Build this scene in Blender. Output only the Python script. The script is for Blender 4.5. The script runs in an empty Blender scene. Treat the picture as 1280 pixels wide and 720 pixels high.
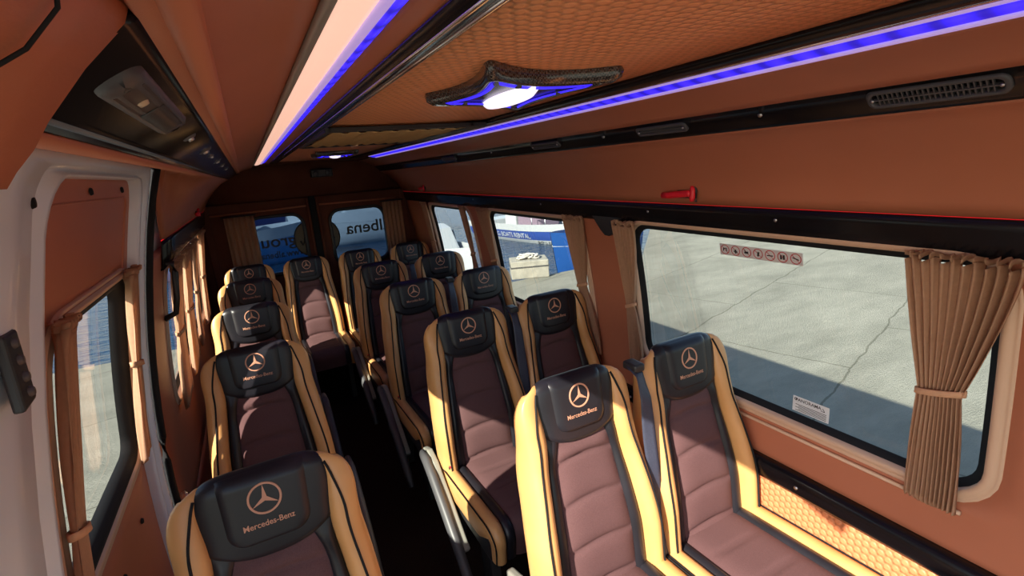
import bpy, bmesh, math, random
from mathutils import Vector, Matrix
random.seed(7)
sc = bpy.context.scene
C = sc.collection
PI = math.pi

# ------------------------------------------------------------------ camera
cam_d = bpy.data.cameras.new('camera'); cam = bpy.data.objects.new('camera', cam_d); C.objects.link(cam)
cam_d.sensor_width = 36.0; cam_d.lens = 36.0 * 620.75 / 1280.0; cam_d.clip_start = 0.02; cam_d.clip_end = 400
R_ = Vector((0.87998204, -0.46873347, -0.07694499)); U_ = Vector((0.18163051, 0.18236139, 0.96630983)); W_ = Vector((0.43890997, 0.86431085, -0.24561105))
m = Matrix((( R_.x, U_.x, -W_.x, 0), (R_.y, U_.y, -W_.y, 0), (R_.z, U_.z, -W_.z, 1.767), (0, 0, 0, 1)))
cam.matrix_world = m
sc.camera = cam
# ------------------------------------------------------------------ world, sun, exposure
SUN = Vector((1.0, 0.46, -0.72)).normalized()
SUN_STRENGTH = 8.4
SKY = 0.185
sc.view_settings.view_transform = 'Standard'; sc.view_settings.look = 'None'
sc.view_settings.exposure = 0.58; sc.view_settings.gamma = 1.0; sc.view_settings.use_curve_mapping = False
w = bpy.data.worlds.new('sky'); sc.world = w; w.use_nodes = True
nt = w.node_tree; nt.nodes.clear()
sky = nt.nodes.new('ShaderNodeTexSky'); sky.sky_type = 'NISHITA'; sky.sun_disc = False
sky.sun_elevation = math.asin(-SUN.z); sky.sun_rotation = math.atan2(-SUN.x, -SUN.y)
bg = nt.nodes.new('ShaderNodeBackground'); bg.inputs[1].default_value = SKY
wo = nt.nodes.new('ShaderNodeOutputWorld')
nt.links.new(sky.outputs[0], bg.inputs[0]); nt.links.new(bg.outputs[0], wo.inputs[0])
sl = bpy.data.lights.new('sun', 'SUN'); sl.energy = SUN_STRENGTH; sl.angle = math.radians(0.6); sl.color = (1.0, .93, .80)
so = bpy.data.objects.new('sun', sl); C.objects.link(so)
so.rotation_mode = 'QUATERNION'; so.rotation_quaternion = SUN.to_track_quat('-Z', 'Y')

# ------------------------------------------------------------------ materials
def mat(name, col, rough=.6, metal=0, spec=.5, emit=None, es=0, coat=0):
    M = bpy.data.materials.new(name); M.use_nodes = True
    b = M.node_tree.nodes['Principled BSDF']
    b.inputs['Base Color'].default_value = (*col, 1); b.inputs['Roughness'].default_value = rough
    b.inputs['Metallic'].default_value = metal; b.inputs['Specular IOR Level'].default_value = spec
    b.inputs['Coat Weight'].default_value = coat
    if emit: b.inputs['Emission Color'].default_value = (*emit, 1); b.inputs['Emission Strength'].default_value = es
    return M
def nodes(M): return M.node_tree.nodes, M.node_tree.links, M.node_tree.nodes['Principled BSDF']
def add_noise(M, c1, c2, scale=20, bump=.1, bscale=300, dist=.002, detail=3):
    N, L, b = nodes(M)
    tc = N.new('ShaderNodeTexCoord')
    n = N.new('ShaderNodeTexNoise'); n.inputs['Scale'].default_value = scale; n.inputs['Detail'].default_value = detail
    L.new(tc.outputs['Object'], n.inputs['Vector'])
    r = N.new('ShaderNodeValToRGB'); r.color_ramp.elements[0].position = .3; r.color_ramp.elements[1].position = .7
    r.color_ramp.elements[0].color = (*c1, 1); r.color_ramp.elements[1].color = (*c2, 1)
    L.new(n.outputs['Fac'], r.inputs['Fac']); L.new(r.outputs['Color'], b.inputs['Base Color'])
    if bump:
        n2 = N.new('ShaderNodeTexNoise'); n2.inputs['Scale'].default_value = bscale; n2.inputs['Detail'].default_value = 2
        L.new(tc.outputs['Object'], n2.inputs['Vector'])
        bp = N.new('ShaderNodeBump'); bp.inputs['Strength'].default_value = bump; bp.inputs['Distance'].default_value = dist
        L.new(n2.outputs['Fac'], bp.inputs['Height']); L.new(bp.outputs['Normal'], b.inputs['Normal'])
    return M
BR = (.46, .158, .086)
leather = add_noise(mat('brown leather', BR, .42, spec=.4), (.43, .147, .079), (.49, .169, .093), 3, .12, 500, .001)
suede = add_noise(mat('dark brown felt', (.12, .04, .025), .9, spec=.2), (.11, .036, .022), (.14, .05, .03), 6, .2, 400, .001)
gold = add_noise(mat('mustard leather', (.62, .31, .11), .38, spec=.45), (.59, .29, .10), (.65, .335, .125), 8, .15, 420, .001)
blk = add_noise(mat('black leather', (.013, .012, .016), .36, spec=.38), (.010, .010, .013), (.016, .015, .020), 8, .12, 400, .001)
fab = add_noise(mat('mauve woven fabric', (.11, .055, .055), .85, spec=.25), (.092, .044, .045), (.128, .064, .064), 500, .5, 900, .001)
bplas = mat('black plastic', (.02, .02, .022), .42)
gloss = add_noise(mat('glossy black trim', (.006, .006, .008), .22, spec=.35), (.005, .005, .007), (.008, .008, .010), 5, 0)
rubber = mat('black rubber', (.012, .012, .013), .7, spec=.2)
gplas = mat('grey plastic', (.24, .235, .20), .5)
dgplas = mat('dark grey plastic', (.07, .07, .075), .45)
redp = mat('red plastic', (.75, .015, .03), .35)
chrome = mat('chrome', (.85, .85, .86), .12, 1)
beige = mat('beige trim', (.62, .40, .27), .5)
emb = mat('copper embroidery', (.55, .27, .17), .55)
white = add_noise(mat('white paint', (.74, .84, .98), .28, spec=.5, coat=.3), (.72, .82, .97), (.76, .86, .99), 4, 0)
belt = add_noise(mat('seat belt webbing', (.03, .035, .06), .5, spec=.5), (.025, .03, .05), (.04, .045, .075), 300, .3, 700, .001)
steel = mat('steel', (.5, .5, .5), .3, 1)
carpet = add_noise(mat('dark carpet', (.03, .018, .013), .98, spec=.05), (.022, .013, .010), (.042, .026, .019), 180, .6, 500, .003)
metalfr = mat('dark painted metal', (.03, .03, .03), .5, .3)
redpipe = mat('red piping', (.85, .01, .02), .4, emit=(1, .02, .03), es=.35)  # no lamp: a faint red glow is added to the piping's colour
# curtain cloth: diffuse + translucent
def cloth(name, col, tr):
    M = bpy.data.materials.new(name); M.use_nodes = True
    N, L = M.node_tree.nodes, M.node_tree.links; N.clear()
    o = N.new('ShaderNodeOutputMaterial'); d = N.new('ShaderNodeBsdfDiffuse'); t = N.new('ShaderNodeBsdfTranslucent'); x = N.new('ShaderNodeMixShader')
    tc = N.new('ShaderNodeTexCoord'); n = N.new('ShaderNodeTexNoise'); n.inputs['Scale'].default_value = 90
    r = N.new('ShaderNodeValToRGB'); r.color_ramp.elements[0].color = (*[c * .9 for c in col], 1); r.color_ramp.elements[1].color = (*[min(1, c * 1.1) for c in col], 1)
    L.new(tc.outputs['Object'], n.inputs['Vector']); L.new(n.outputs['Fac'], r.inputs['Fac'])
    L.new(r.outputs['Color'], d.inputs['Color']); L.new(r.outputs['Color'], t.inputs['Color'])
    x.inputs[0].default_value = tr
    L.new(d.outputs[0], x.inputs[1]); L.new(t.outputs[0], x.inputs[2]); L.new(x.outputs[0], o.inputs['Surface'])
    return M
curt_m = cloth('curtain cloth', (.60, .36, .23), .42)
tie_m = cloth('curtain tie cloth', (.70, .40, .24), .2)
def glassm(name, tint, refl=.06):
    M = bpy.data.materials.new(name); M.use_nodes = True
    N, L = M.node_tree.nodes, M.node_tree.links; N.clear()
    o = N.new('ShaderNodeOutputMaterial'); t = N.new('ShaderNodeBsdfTransparent'); g = N.new('ShaderNodeBsdfGlossy'); x = N.new('ShaderNodeMixShader')
    t.inputs['Color'].default_value = (*tint, 1); g.inputs['Roughness'].default_value = .02
    fr = N.new('ShaderNodeFresnel'); fr.inputs['IOR'].default_value = 1.35
    k = N.new('ShaderNodeMath'); k.operation = 'MULTIPLY'; k.inputs[1].default_value = .22; L.new(fr.outputs[0], k.inputs[0]); L.new(k.outputs[0], x.inputs[0]); L.new(t.outputs[0], x.inputs[1]); L.new(g.outputs[0], x.inputs[2]); L.new(x.outputs[0], o.inputs['Surface'])
    return M
glass = glassm('window glass', (.90, .94, .92))
rglass = glassm('tinted rear glass', (.36, .44, .53))
# quilted honeycomb leather: three crossed cosine waves make a hexagonal grid of domes
def quilt(name, c1, pitch, axis=None):
    M = mat(name, c1, .5, spec=.35)
    N, L, b = nodes(M)
    tc = N.new('ShaderNodeTexCoord'); acc = None
    kk = 4 * PI / (math.sqrt(3) * pitch)
    for a in (0, 60, 120):
        ca, sa = math.cos(math.radians(a)), math.sin(math.radians(a))
        d = N.new('ShaderNodeVectorMath'); d.operation = 'DOT_PRODUCT'
        d.inputs[1].default_value = (0, ca * kk, sa * kk) if axis == 'x' else (sa * kk, ca * kk, 0)
        L.new(tc.outputs['Object'], d.inputs[0])
        c = N.new('ShaderNodeMath'); c.operation = 'COSINE'; L.new(d.outputs['Value'], c.inputs[0])
        if acc is None: acc = c
        else:
            s_ = N.new('ShaderNodeMath'); s_.operation = 'ADD'; L.new(acc.outputs[0], s_.inputs[0]); L.new(c.outputs[0], s_.inputs[1]); acc = s_
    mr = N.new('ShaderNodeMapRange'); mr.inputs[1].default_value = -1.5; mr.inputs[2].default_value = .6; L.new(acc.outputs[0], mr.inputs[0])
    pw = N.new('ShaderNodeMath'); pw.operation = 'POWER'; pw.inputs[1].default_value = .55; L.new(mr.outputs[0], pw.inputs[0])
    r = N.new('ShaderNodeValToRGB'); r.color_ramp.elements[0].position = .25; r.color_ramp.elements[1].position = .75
    r.color_ramp.elements[0].color = (*[c * .80 for c in c1], 1); r.color_ramp.elements[1].color = (*c1, 1)  # creases between the domes get a darker colour, shade painted in
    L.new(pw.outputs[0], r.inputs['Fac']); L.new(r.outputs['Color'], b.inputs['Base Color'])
    bp = N.new('ShaderNodeBump'); bp.inputs['Strength'].default_value = 1; bp.inputs['Distance'].default_value = .0035
    L.new(pw.outputs[0], bp.inputs['Height']); L.new(bp.outputs['Normal'], b.inputs['Normal'])
    return M
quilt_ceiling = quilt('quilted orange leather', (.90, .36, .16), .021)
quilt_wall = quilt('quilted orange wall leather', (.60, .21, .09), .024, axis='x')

# ------------------------------------------------------------------ helpers
def tag(o, label=None, cat=None, group=None, kind=None):
    if label: o['label'] = label
    if cat: o['category'] = cat
    if group: o['group'] = group
    if kind: o['kind'] = kind
    return o
def empty(name, loc=(0, 0, 0), rz=0, parent=None):
    o = bpy.data.objects.new(name, None); C.objects.link(o); o.location = loc; o.rotation_euler = (0, 0, rz); o.empty_display_size = .05
    if parent: o.parent = parent
    return o
def link(name, me, mt, parent=None, smooth=True, loc=(0, 0, 0), rz=0):
    o = bpy.data.objects.new(name, me); C.objects.link(o)
    o.location = loc; o.rotation_euler = (0, 0, rz)
    for x in (mt if isinstance(mt, (list, tuple)) else [mt]): me.materials.append(x)
    if parent: o.parent = parent
    if smooth:
        for p in me.polygons: p.use_smooth = True
    return o
def bevel(o, wd=.004, seg=2):
    md = o.modifiers.new('bevel', 'BEVEL'); md.width = wd; md.segments = seg; md.limit_method = 'ANGLE'; md.angle_limit = math.radians(35)
    return o
def solid(o, t=.004, off=0):
    md = o.modifiers.new('solidify', 'SOLIDIFY'); md.thickness = t; md.offset = off
    return o
class MB:
    def __init__(s): s.v = []; s.f = []
    def grid(s, rows, closed_u=False, closed_v=False):
        b = len(s.v); n = len(rows[0]); mm = len(rows)
        for r in rows: s.v += [tuple(p) for p in r]
        for i in range(mm if closed_v else mm - 1):
            for j in range(n if closed_u else n - 1):
                i2 = (i + 1) % mm; j2 = (j + 1) % n
                s.f.append((b + i * n + j, b + i * n + j2, b + i2 * n + j2, b + i2 * n + j))
        return s
    def box(s, x0, x1, y0, y1, z0, z1):
        b = len(s.v)
        s.v += [(x, y, z) for x in (x0, x1) for y in (y0, y1) for z in (z0, z1)]
        s.f += [tuple(b + i for i in q) for q in ((0, 1, 3, 2), (4, 6, 7, 5), (0, 4, 5, 1), (2, 3, 7, 6), (0, 2, 6, 4), (1, 5, 7, 3))]
        return s
    def tube(s, pts, r, n=8, ry=None, cap=True):
        pts = [Vector(p) for p in pts]; rows = []; up = Vector((0, 0, 1))
        for i, p in enumerate(pts):
            t = (pts[min(i + 1, len(pts) - 1)] - pts[max(i - 1, 0)]).normalized()
            a = t.cross(up)
            if a.length < .05: a = t.cross(Vector((1, 0, 0)))
            a.normalize(); bb = a.cross(t).normalized()
            rr = r[i] if isinstance(r, (list, tuple)) else r
            r2 = rr if ry is None else ry
            rows.append([p + a * rr * math.cos(2 * PI * k / n) + bb * r2 * math.sin(2 * PI * k / n) for k in range(n)])
        b = len(s.v); s.grid(rows, closed_u=True)
        if cap:
            s.f.append(tuple(b + k for k in range(n))[::-1]); s.f.append(tuple(b + (len(rows) - 1) * n + k for k in range(n)))
        return s
    def prism(s, poly, axis, a, b_):      # polygon in the other two axes, extruded
        b = len(s.v); n = len(poly)
        for d in (a, b_):
            for p in poly:
                s.v.append((d, p[0], p[1]) if axis == 'x' else (p[0], d, p[1]) if axis == 'y' else (p[0], p[1], d))
        s.f.append(tuple(b + k for k in range(n))); s.f.append(tuple(b + n + k for k in range(n))[::-1])
        for k in range(n): s.f.append((b + k, b + (k + 1) % n, b + n + (k + 1) % n, b + n + k))
        return s
    def lathe(s, prof, c=(0, 0, 0), n=20, axis='z'):
        rows = []
        for r, h in prof:
            row = []
            for k in range(n):
                a = 2 * PI * k / n; p = (r * math.cos(a), r * math.sin(a), h)
                if axis == 'x': p = (p[2], p[0], p[1])
                if axis == 'y': p = (p[0], p[2], p[1])
                row.append((p[0] + c[0], p[1] + c[1], p[2] + c[2]))
            rows.append(row)
        return s.grid(rows, closed_u=True)
    def build(s, name, mt, parent=None, smooth=True, fix=True, **k):
        me = bpy.data.meshes.new(name); me.from_pydata(s.v, [], s.f)
        if fix:
            bm = bmesh.new(); bm.from_mesh(me); bmesh.ops.remove_doubles(bm, verts=bm.verts, dist=1e-6); bmesh.ops.recalc_face_normals(bm, faces=bm.faces); bm.to_mesh(me); bm.free()
        me.update()
        return link(name, me, mt, parent, smooth, **k)
def interp(x, tab):
    if x <= tab[0][0]: return tab[0][1]
    for (a, fa), (b, fb) in zip(tab, tab[1:]):
        if x <= b:
            t = (x - a) / (b - a); return fa + (fb - fa) * t
    return tab[-1][1]
def sm(t): t = max(0, min(1, t)); return t * t * (3 - 2 * t)
def smin(x, tab):   # smooth-ish interpolation (blurred linear)
    span = (tab[-1][0] - tab[0][0]) * .02
    return sum(interp(x + d * span, tab) for d in (-2, -1, 0, 1, 2)) / 5
def lerp(a, b, t): return a + (b - a) * t
# text as a mesh, vertices returned flat (x right, y up)
def text_mesh(s, size, ext=0, align='CENTER'):
    cu = bpy.data.curves.new('text', 'FONT'); cu.body = s; cu.size = size; cu.align_x = align; cu.resolution_u = 3; cu.extrude = ext; cu.offset = size * .012
    o = bpy.data.objects.new('text', cu); C.objects.link(o)
    me = bpy.data.meshes.new_from_object(o.evaluated_get(bpy.context.evaluated_depsgraph_get()))
    bpy.data.objects.remove(o); bpy.data.curves.remove(cu)
    return me
def text_obj(name, s, size, mt, mapper, parent=None):
    me = text_mesh(s, size)
    for v in me.vertices: v.co = Vector(mapper(v.co.x, v.co.y))
    return link(name, me, mt, parent, False)

# ------------------------------------------------------------------ the van's shape
XC = .525
HT = [(-1, .93), (0, .945), (.6, .965), (.9, .957), (1.2, .925), (1.5, .872), (1.84, .785), (2.2, .60)]
def half(z): return smin(z, HT)
def wx(side, z, off=0): return XC + side * (half(z) - off)
def rrect(y0, y1, z0, z1, r, m=8, k=6):
    r = max(r, 1e-4); pts = []
    cs = [(y1 - r, z1 - r, 0), (y0 + r, z1 - r, 90), (y0 + r, z0 + r, 180), (y1 - r, z0 + r, 270)]
    for i, (cy, cz, a0) in enumerate(cs):
        for j in range(k + 1):
            a = math.radians(a0 + 90 * j / k); pts.append((cy + r * math.cos(a), cz + r * math.sin(a)))
        ny, nz, na = cs[(i + 1) % 4]; a = math.radians(na)
        q = (ny + r * math.cos(a), nz + r * math.sin(a)); p = pts[-1]
        for j in range(1, m): pts.append((lerp(p[0], q[0], j / m), lerp(p[1], q[1], j / m)))
    return pts
def ring(mb, side, rect, prof, m=8):
    """sweep a profile of (grow, inward offset) round a rounded rectangle lying on the wall"""
    y0, y1, z0, z1, r = rect; rows = []
    for g, d in prof:
        rows.append([(wx(side, z, d), y, z) for y, z in rrect(y0 - g, y1 + g, z0 - g, z1 + g, r + g, m)])
    return mb.grid(rows, closed_u=True)
def cell(mb, side, outer, inner, d=0, n=6):
    a = rrect(*outer, 1e-4, 10); b = rrect(inner[0], inner[1], inner[2], inner[3], inner[4], 10); rows = []
    for i in range(n + 1):
        rows.append([(wx(side, lerp(p[1], q[1], i / n), d), lerp(p[0], q[0], i / n), lerp(p[1], q[1], i / n)) for p, q in zip(a, b)])
    return mb.grid(rows, closed_u=True)
def patch(mb, side, y0, y1, z0, z1, d=0, ny=2, nz=8):
    return mb.grid([[(wx(side, lerp(z0, z1, i / nz), d), lerp(y0, y1, j / ny), lerp(z0, z1, i / nz)) for j in range(ny + 1)] for i in range(nz + 1)])
YR = 4.95
WR = [(.43, 1.63, .85, 1.478, .09), (2.0, 3.05, .85, 1.465, .08), (3.36, 4.25, .85, 1.46, .08)]
WL = [(2.50, 3.30, .85, 1.43, .08), (3.50, 4.40, .85, 1.43, .08)]
CR = [(-.05, 1.78), (1.78, 3.2), (3.2, YR)]
CL = [(2.03, 3.4), (3.4, YR)]
def trimmed(r, g): return (r[0] - g, r[1] + g, r[2] - g, r[3] + g, r[4] + g)
ZT = 1.53
# floor
MB().box(wx(-1, 0) , wx(1, 0), -1.5, YR, -.05, 0).build('floor', carpet, smooth=False)['kind'] = 'structure'
mb = MB()
patch(mb, 1, -1.5, -.05, .66, .90, -.015)
for cy, wn in zip(CR, WR): cell(mb, 1, (cy[0], cy[1], .66, ZT), trimmed(wn, .022), -.015)
o = mb.build('wall_right', leather); solid(o, .03, 0)
o['kind'] = 'structure'
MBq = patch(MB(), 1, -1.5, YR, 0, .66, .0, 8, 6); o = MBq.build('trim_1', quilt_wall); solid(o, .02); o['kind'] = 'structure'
mb = MB()
for cy, wn in zip(CL, WL): cell(mb, -1, (cy[0], cy[1], .45, ZT), trimmed(wn, .022), -.015)
patch(mb, -1, 2.03, YR, 0, .45, -.015)
o = mb.build('wall_left', leather); solid(o, .03, 0); o['kind'] = 'structure'
# outer shell: body sides below floor, roof
mb = MB()
rows = []
for zx in [(-.40, 0), (0, 0)]: pass
roofsec = [(wx(-1, 1.53, -.03), 1.53), (wx(-1, 1.7, -.03), 1.70), (wx(-1, 1.84, -.03), 1.86), (wx(-1, 1.92, -.01), 1.96), (wx(-1, 2.1) + .06, 2.03), (XC - .35, 2.07), (XC, 2.08), (XC + .35, 2.07), (wx(1, 2.1) - .06, 2.03), (wx(1, 1.92, -.01), 1.96), (wx(1, 1.84, -.03), 1.86), (wx(1, 1.7, -.03), 1.70), (wx(1, 1.53, -.03), 1.53)]
mb.grid([[(x, y, z) for x, z in roofsec] for y in (2.0, 3.5, YR + .1)])
mb.grid([[(x, y, z) for x, z in roofsec[2:]] for y in (-1.6, -.5, .6, 1.3, 2.0)])
o = mb.build('trim_2', white); solid(o, .01, 0); o['kind'] = 'structure'
mb = MB()
mb.grid([[(wx(1, z, -.045), y, z) for z in (-.42, -.2, 0, .3, .6, .8)] for y in (-1.2, 2, YR + .1)])
mb.grid([[(wx(-1, z, -.045), y, z) for z in (-.42, -.2, 0, .2, .42)] for y in (-1.2, 2, YR + .1)])
o = mb.build('trim_3', white); solid(o, .01, 0); o['kind'] = 'structure'

# windows
def window(n, side, r):
    e = empty('window_%d' % n, (0, 0, 0)); e['kind'] = 'structure'
    g = MB(); patch(g, side, r[0] - .01, r[1] + .01, r[2] - .01, r[3] + .01, -.035, 2, 8); g.build('pane', glass, e)
    f = MB(); ring(f, side, r, [(-.020, -.030), (-.020, -.026), (.004, -.010), (.012, -.004)])
    f.build('seal', rubber, e)
    t = MB(); ring(t, side, r, [(.000, -.012), (.002, .006), (.010, .010), (.020, .008), (.024, .002), (.028, .004), (.034, .004), (.036, -.004)])
    t.build('frame', beige, e)
    return e
for i, r in enumerate(WR): window(i + 1, 1, r)
for i, r in enumerate(WL): window(i + 4, -1, r)
# sill rails of beige under the windows on the right
for i, r in enumerate(WR):
    t = MB(); z = r[2] - .052
    t.tube([(wx(1, z, .006), y, z) for y in (r[0] + .03, (r[0] + r[1]) / 2, r[1] - .03)], .006, 8)
    t.build('trim_%d' % (10 + i), beige)['kind'] = 'structure'

# ---- sliding door on the left
DW = (1.15, 1.83, .97, 1.52, .07)
DP = (1.05, 1.87, .22, 1.80, .10)
e = empty('door_1'); e['kind'] = 'structure'
mb = MB()
a = rrect(.79, 1.99, 0.0, 1.845, .02, 10); seq = [(.0, .0), (.30, .010), (.62, .010), (.70, -.006), (.80, -.006), (.88, .006), (.96, .004), (1, -.004), (1, -.035)]
b = rrect(*DP, 10); rows = []
for t, d in seq: rows.append([(wx(-1, lerp(p[1], q[1], t), d), lerp(p[0], q[0], t), lerp(p[1], q[1], t)) for p, q in zip(a, b)])
mb.grid(rows, closed_u=True)
o = mb.build('door_frame', white, e)
mb = MB(); cell(mb, -1, (DP[0] - .03, DP[1] + .03, DP[2] - .03, DP[3] + .03), trimmed(DW, .02), -.030, 8)
o = mb.build('door_panel', leather, e); solid(o, .012)
mb = MB()   # pressed line around the upper field
ring(mb, -1, (1.13, 1.80, 1.545, 1.755, .03), [(-.003, -.024), (0, -.019), (.003, -.024)]); mb.build('pressed_edge', leather, e)
mb = MB(); ring(mb, -1, DW, [(-.02, -.06), (-.018, -.035), (.0, -.022), (.01, -.02), (.016, -.03)]); mb.build('seal', rubber, e)
mb = MB(); ring(mb, -1, DW, [(.008, -.03), (.010, -.014), (.022, -.012), (.026, -.024), (.03, -.016), (.038, -.016), (.04, -.03)]); mb.build('frame', beige, e)
mb = MB(); patch(mb, -1, DW[0] - .01, DW[1] + .01, DW[2] - .01, DW[3] + .01, -.055); mb.build('pane', glass, e)
mb = MB()
for (y, z) in [(1.12, 1.77), (1.40, 1.775), (1.72, 1.775), (1.085, 1.55), (1.085, 1.3), (1.45, .80), (1.70, .80), (1.2, .82), (1.45, 1.535)]:
    mb.lathe([(0, .006), (.007, .005), (.009, 0)], (wx(-1, z, -.022), y, z), 12, 'x')
mb.build('rivet', rubber, e)
mb = MB(); mb.tube([(wx(-1, z, .012), 2.005, z) for z in [i * .092 for i in range(21)]], .014, 8)
mb.tube([(wx(-1, 1.85, .012), y, 1.85) for y in (.7, 1.2, 1.7, 2.0)], .008, 8)
mb.build('door_seal', rubber, e)
mb = MB(); mb.prism([(.838, 1.495), (.885, 1.50), (.892, 1.60), (.845, 1.60)], 'x', wx(-1, 1.55, .012), wx(-1, 1.55, .026))
o = mb.build('striker_plate', bplas, e, False); bevel(o, .004)
mb = MB()
for z in (1.515, 1.537, 1.561, 1.585): mb.lathe([(0, .005), (.006, .0045), (.008, 0)], (wx(-1, 1.55, .026), .868, z), 14, 'x')
mb.build('bolt', dgplas, e)
mb = MB(); mb.lathe([(0, .006), (.009, .005), (.011, 0)], (wx(-1, 1.76, .008), .95, 1.765), 12, 'x'); mb.build('bolt', rubber, e)
mb = MB(); mb.tube([(wx(-1, .78, .02), 1.09, z) for z in (.50, .62, .74, .86, .98)], [.02, .05, .055, .045, .02], 12, ry=.05); mb.build('lock_cover', bplas, e)
# grey sill strip screws along the aperture's rear edge
mb = MB()
for z in (1.33, 1.22, 1.10, .98, .86): mb.lathe([(0, .004), (.006, .003), (.007, 0)], (wx(-1, z, .003), 1.94, z), 10, 'x')
mb.build('clip', gplas, e)
e['label'] = 'closed sliding door with brown padded panel and painted white metal frame'

# ---- ceiling (from left to right)
y0, y1 = .10, YR
def strip(name, sec, mt, ya=-1.5, yb=YR, ny=6, th=.006, kind='structure', parent=None):
    mb = MB(); mb.grid([[(x, lerp(ya, yb, j / ny), z) for x, z in sec] for j in range(ny + 1)])
    o = mb.build(name, mt, parent); solid(o, th)
    if kind: o['kind'] = kind
    return o
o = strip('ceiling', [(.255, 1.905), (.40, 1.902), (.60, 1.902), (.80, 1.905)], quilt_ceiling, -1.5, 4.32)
o = strip('ceiling_side', [(-.03, 1.846), (-.01, 1.858), (.02, 1.868), (.06, 1.878), (.087, 1.885)], leather)
o.name = 'trim_4'
o = strip('trim_5', [(.165, 1.900), (.18, 1.9), (.20, 1.9), (.215, 1.9)], leather)
o = strip('trim_6', [(.955, 1.886), (.99, 1.878), (1.04, 1.858), (1.075, 1.838), (1.09, 1.826)], leather)
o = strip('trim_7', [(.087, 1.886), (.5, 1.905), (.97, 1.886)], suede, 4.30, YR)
# raised roll of leather along the left
mb = MB(); mb.tube([(-.012 , y, 1.855) for y in (.25, 1, 2, 3, 4, 4.9)], .010, 10); mb.build('trim_8', leather)['kind'] = 'structure'
# rails
for nm, xa, xb in (('trim_20', .208, .258), ('trim_21', .800, .892)):
    strip(nm, [(xa, 1.905), (xa + .003, 1.893), ((xa + xb) / 2, 1.890), (xb - .003, 1.893), (xb, 1.905)], gloss, -1.5, 4.30)
for k, x in enumerate((.228, .247, .855)):
    mb = MB(); mb.tube([(x, y, 1.889) for y in (-.3, 1, 2, 3, 4.28)], .0035, 8); mb.build('trim_%d' % (22 + k), chrome)['kind'] = 'structure'

# LED strips
def emis_led(name, base, blue, blob):
    M = bpy.data.materials.new(name); M.use_nodes = True
    N, L, b = nodes(M); b.inputs['Roughness'].default_value = .35
    tc = N.new('ShaderNodeTexCoord'); sx = N.new('ShaderNodeSeparateXYZ'); L.new(tc.outputs['Object'], sx.inputs[0])
    s = N.new('ShaderNodeMath'); s.operation = 'MULTIPLY'; s.inputs[1].default_value = 2 * PI / .055; L.new(sx.outputs['Y'], s.inputs[0])
    c = N.new('ShaderNodeMath'); c.operation = 'SINE'; L.new(s.outputs[0], c.inputs[0])
    d = N.new('ShaderNodeMapRange'); d.inputs[1].default_value = -1; d.inputs[2].default_value = 1; d.inputs[3].default_value = 1 - blob; d.inputs[4].default_value = 1.0
    L.new(c.outputs[0], d.inputs[0])
    b.inputs['Base Color'].default_value = (*base, 1)
    b.inputs['Emission Color'].default_value = (*blue, 1); L.new(d.outputs[0], b.inputs['Emission Strength'])
    return M
led_blue = emis_led('blue led diffuser', (.04, .03, .2), (.030, .014, 1.0), .75)
led_blue.node_tree.nodes['Map Range'].inputs[3].default_value = .35; led_blue.node_tree.nodes['Map Range'].inputs[4].default_value = 1.3
led_lil = mat('lilac led diffuser', (.6, .5, .6), .4, emit=(.40, .28, .75), es=.45)
led_warm = mat('warm led diffuser', (.8, .7, .6), .4, emit=(.66, .37, .28), es=.85)
def led(label, xs, zs, mats, ya, yb):
    e = empty('led_strip', ((xs[0] + xs[-1]) / 2, ya, zs[0])); bx, by, bz = e.location
    for i, (nm, mt) in enumerate(mats):
        mb = MB(); a, b = (xs[i], zs[i]), (xs[i + 1], zs[i + 1]); zc = -.004
        sec = [(a[0], a[1]), (lerp(a[0], b[0], .25), lerp(a[1], b[1], .25) + zc), (lerp(a[0], b[0], .75), lerp(a[1], b[1], .75) + zc), (b[0], b[1])]
        mb.grid([[(x - bx, y - by, z - bz) for x, z in sec] for y in [lerp(ya, yb, j / 8) for j in range(9)]])
        o = mb.build(nm, mt, e); solid(o, .003)
    tag(e, label, 'light strip')
    return e
lipm = mat('grey aluminium lip', (.45, .42, .38), .4, .6)
led('wide ceiling light strip on the left glowing pale pink with a blue edge', (.084, .094, .132, .150, .168), (1.881, 1.880, 1.886, 1.892, 1.899), [('lip', lipm), ('diffuser', led_warm), ('lilac_edge', led_lil), ('blue_edge', led_blue)], -.3, 4.02)
led('ceiling light strip on the right glowing blue in a row of dots', (.890, .910, .946, .960), (1.898, 1.892, 1.883, 1.880), [('lilac_edge', led_lil), ('diffuser', led_blue), ('lower_edge', led_lil)], -.3, 4.05)

# ducts
strip('trim_30', [(1.09, 1.826), (1.096, 1.829), (1.12, 1.808), (1.145, 1.786), (1.15, 1.778)], gloss)
strip('trim_31', [(1.150, 1.776), (1.165, 1.774), (1.20, 1.752), (1.26, 1.705), (1.32, 1.648), (1.36, 1.600), (1.377, 1.571)], leather, ny=10)
strip('trim_32', [(1.374, 1.568), (1.380, 1.545), (1.384, 1.52), (1.389, 1.497), (1.394, 1.486), (1.402, 1.484)], gloss)
mb = MB(); mb.tube([(1.378, y, 1.570) for y in (-.35, 1, 2, 3, 4, YR)], .0020, 8); mb.build('trim_33', redpipe)['kind'] = 'structure'
# black dip between window 1 and 2
mb = MB(); mb.prism([(1.86, 1.50), (1.80, 1.44), (1.77, 1.418), (1.74, 1.416), (1.70, 1.435), (1.65, 1.50)], 'x', 1.384, 1.402); mb.build('trim_34', gloss, None, False)['kind'] = 'structure'
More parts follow.
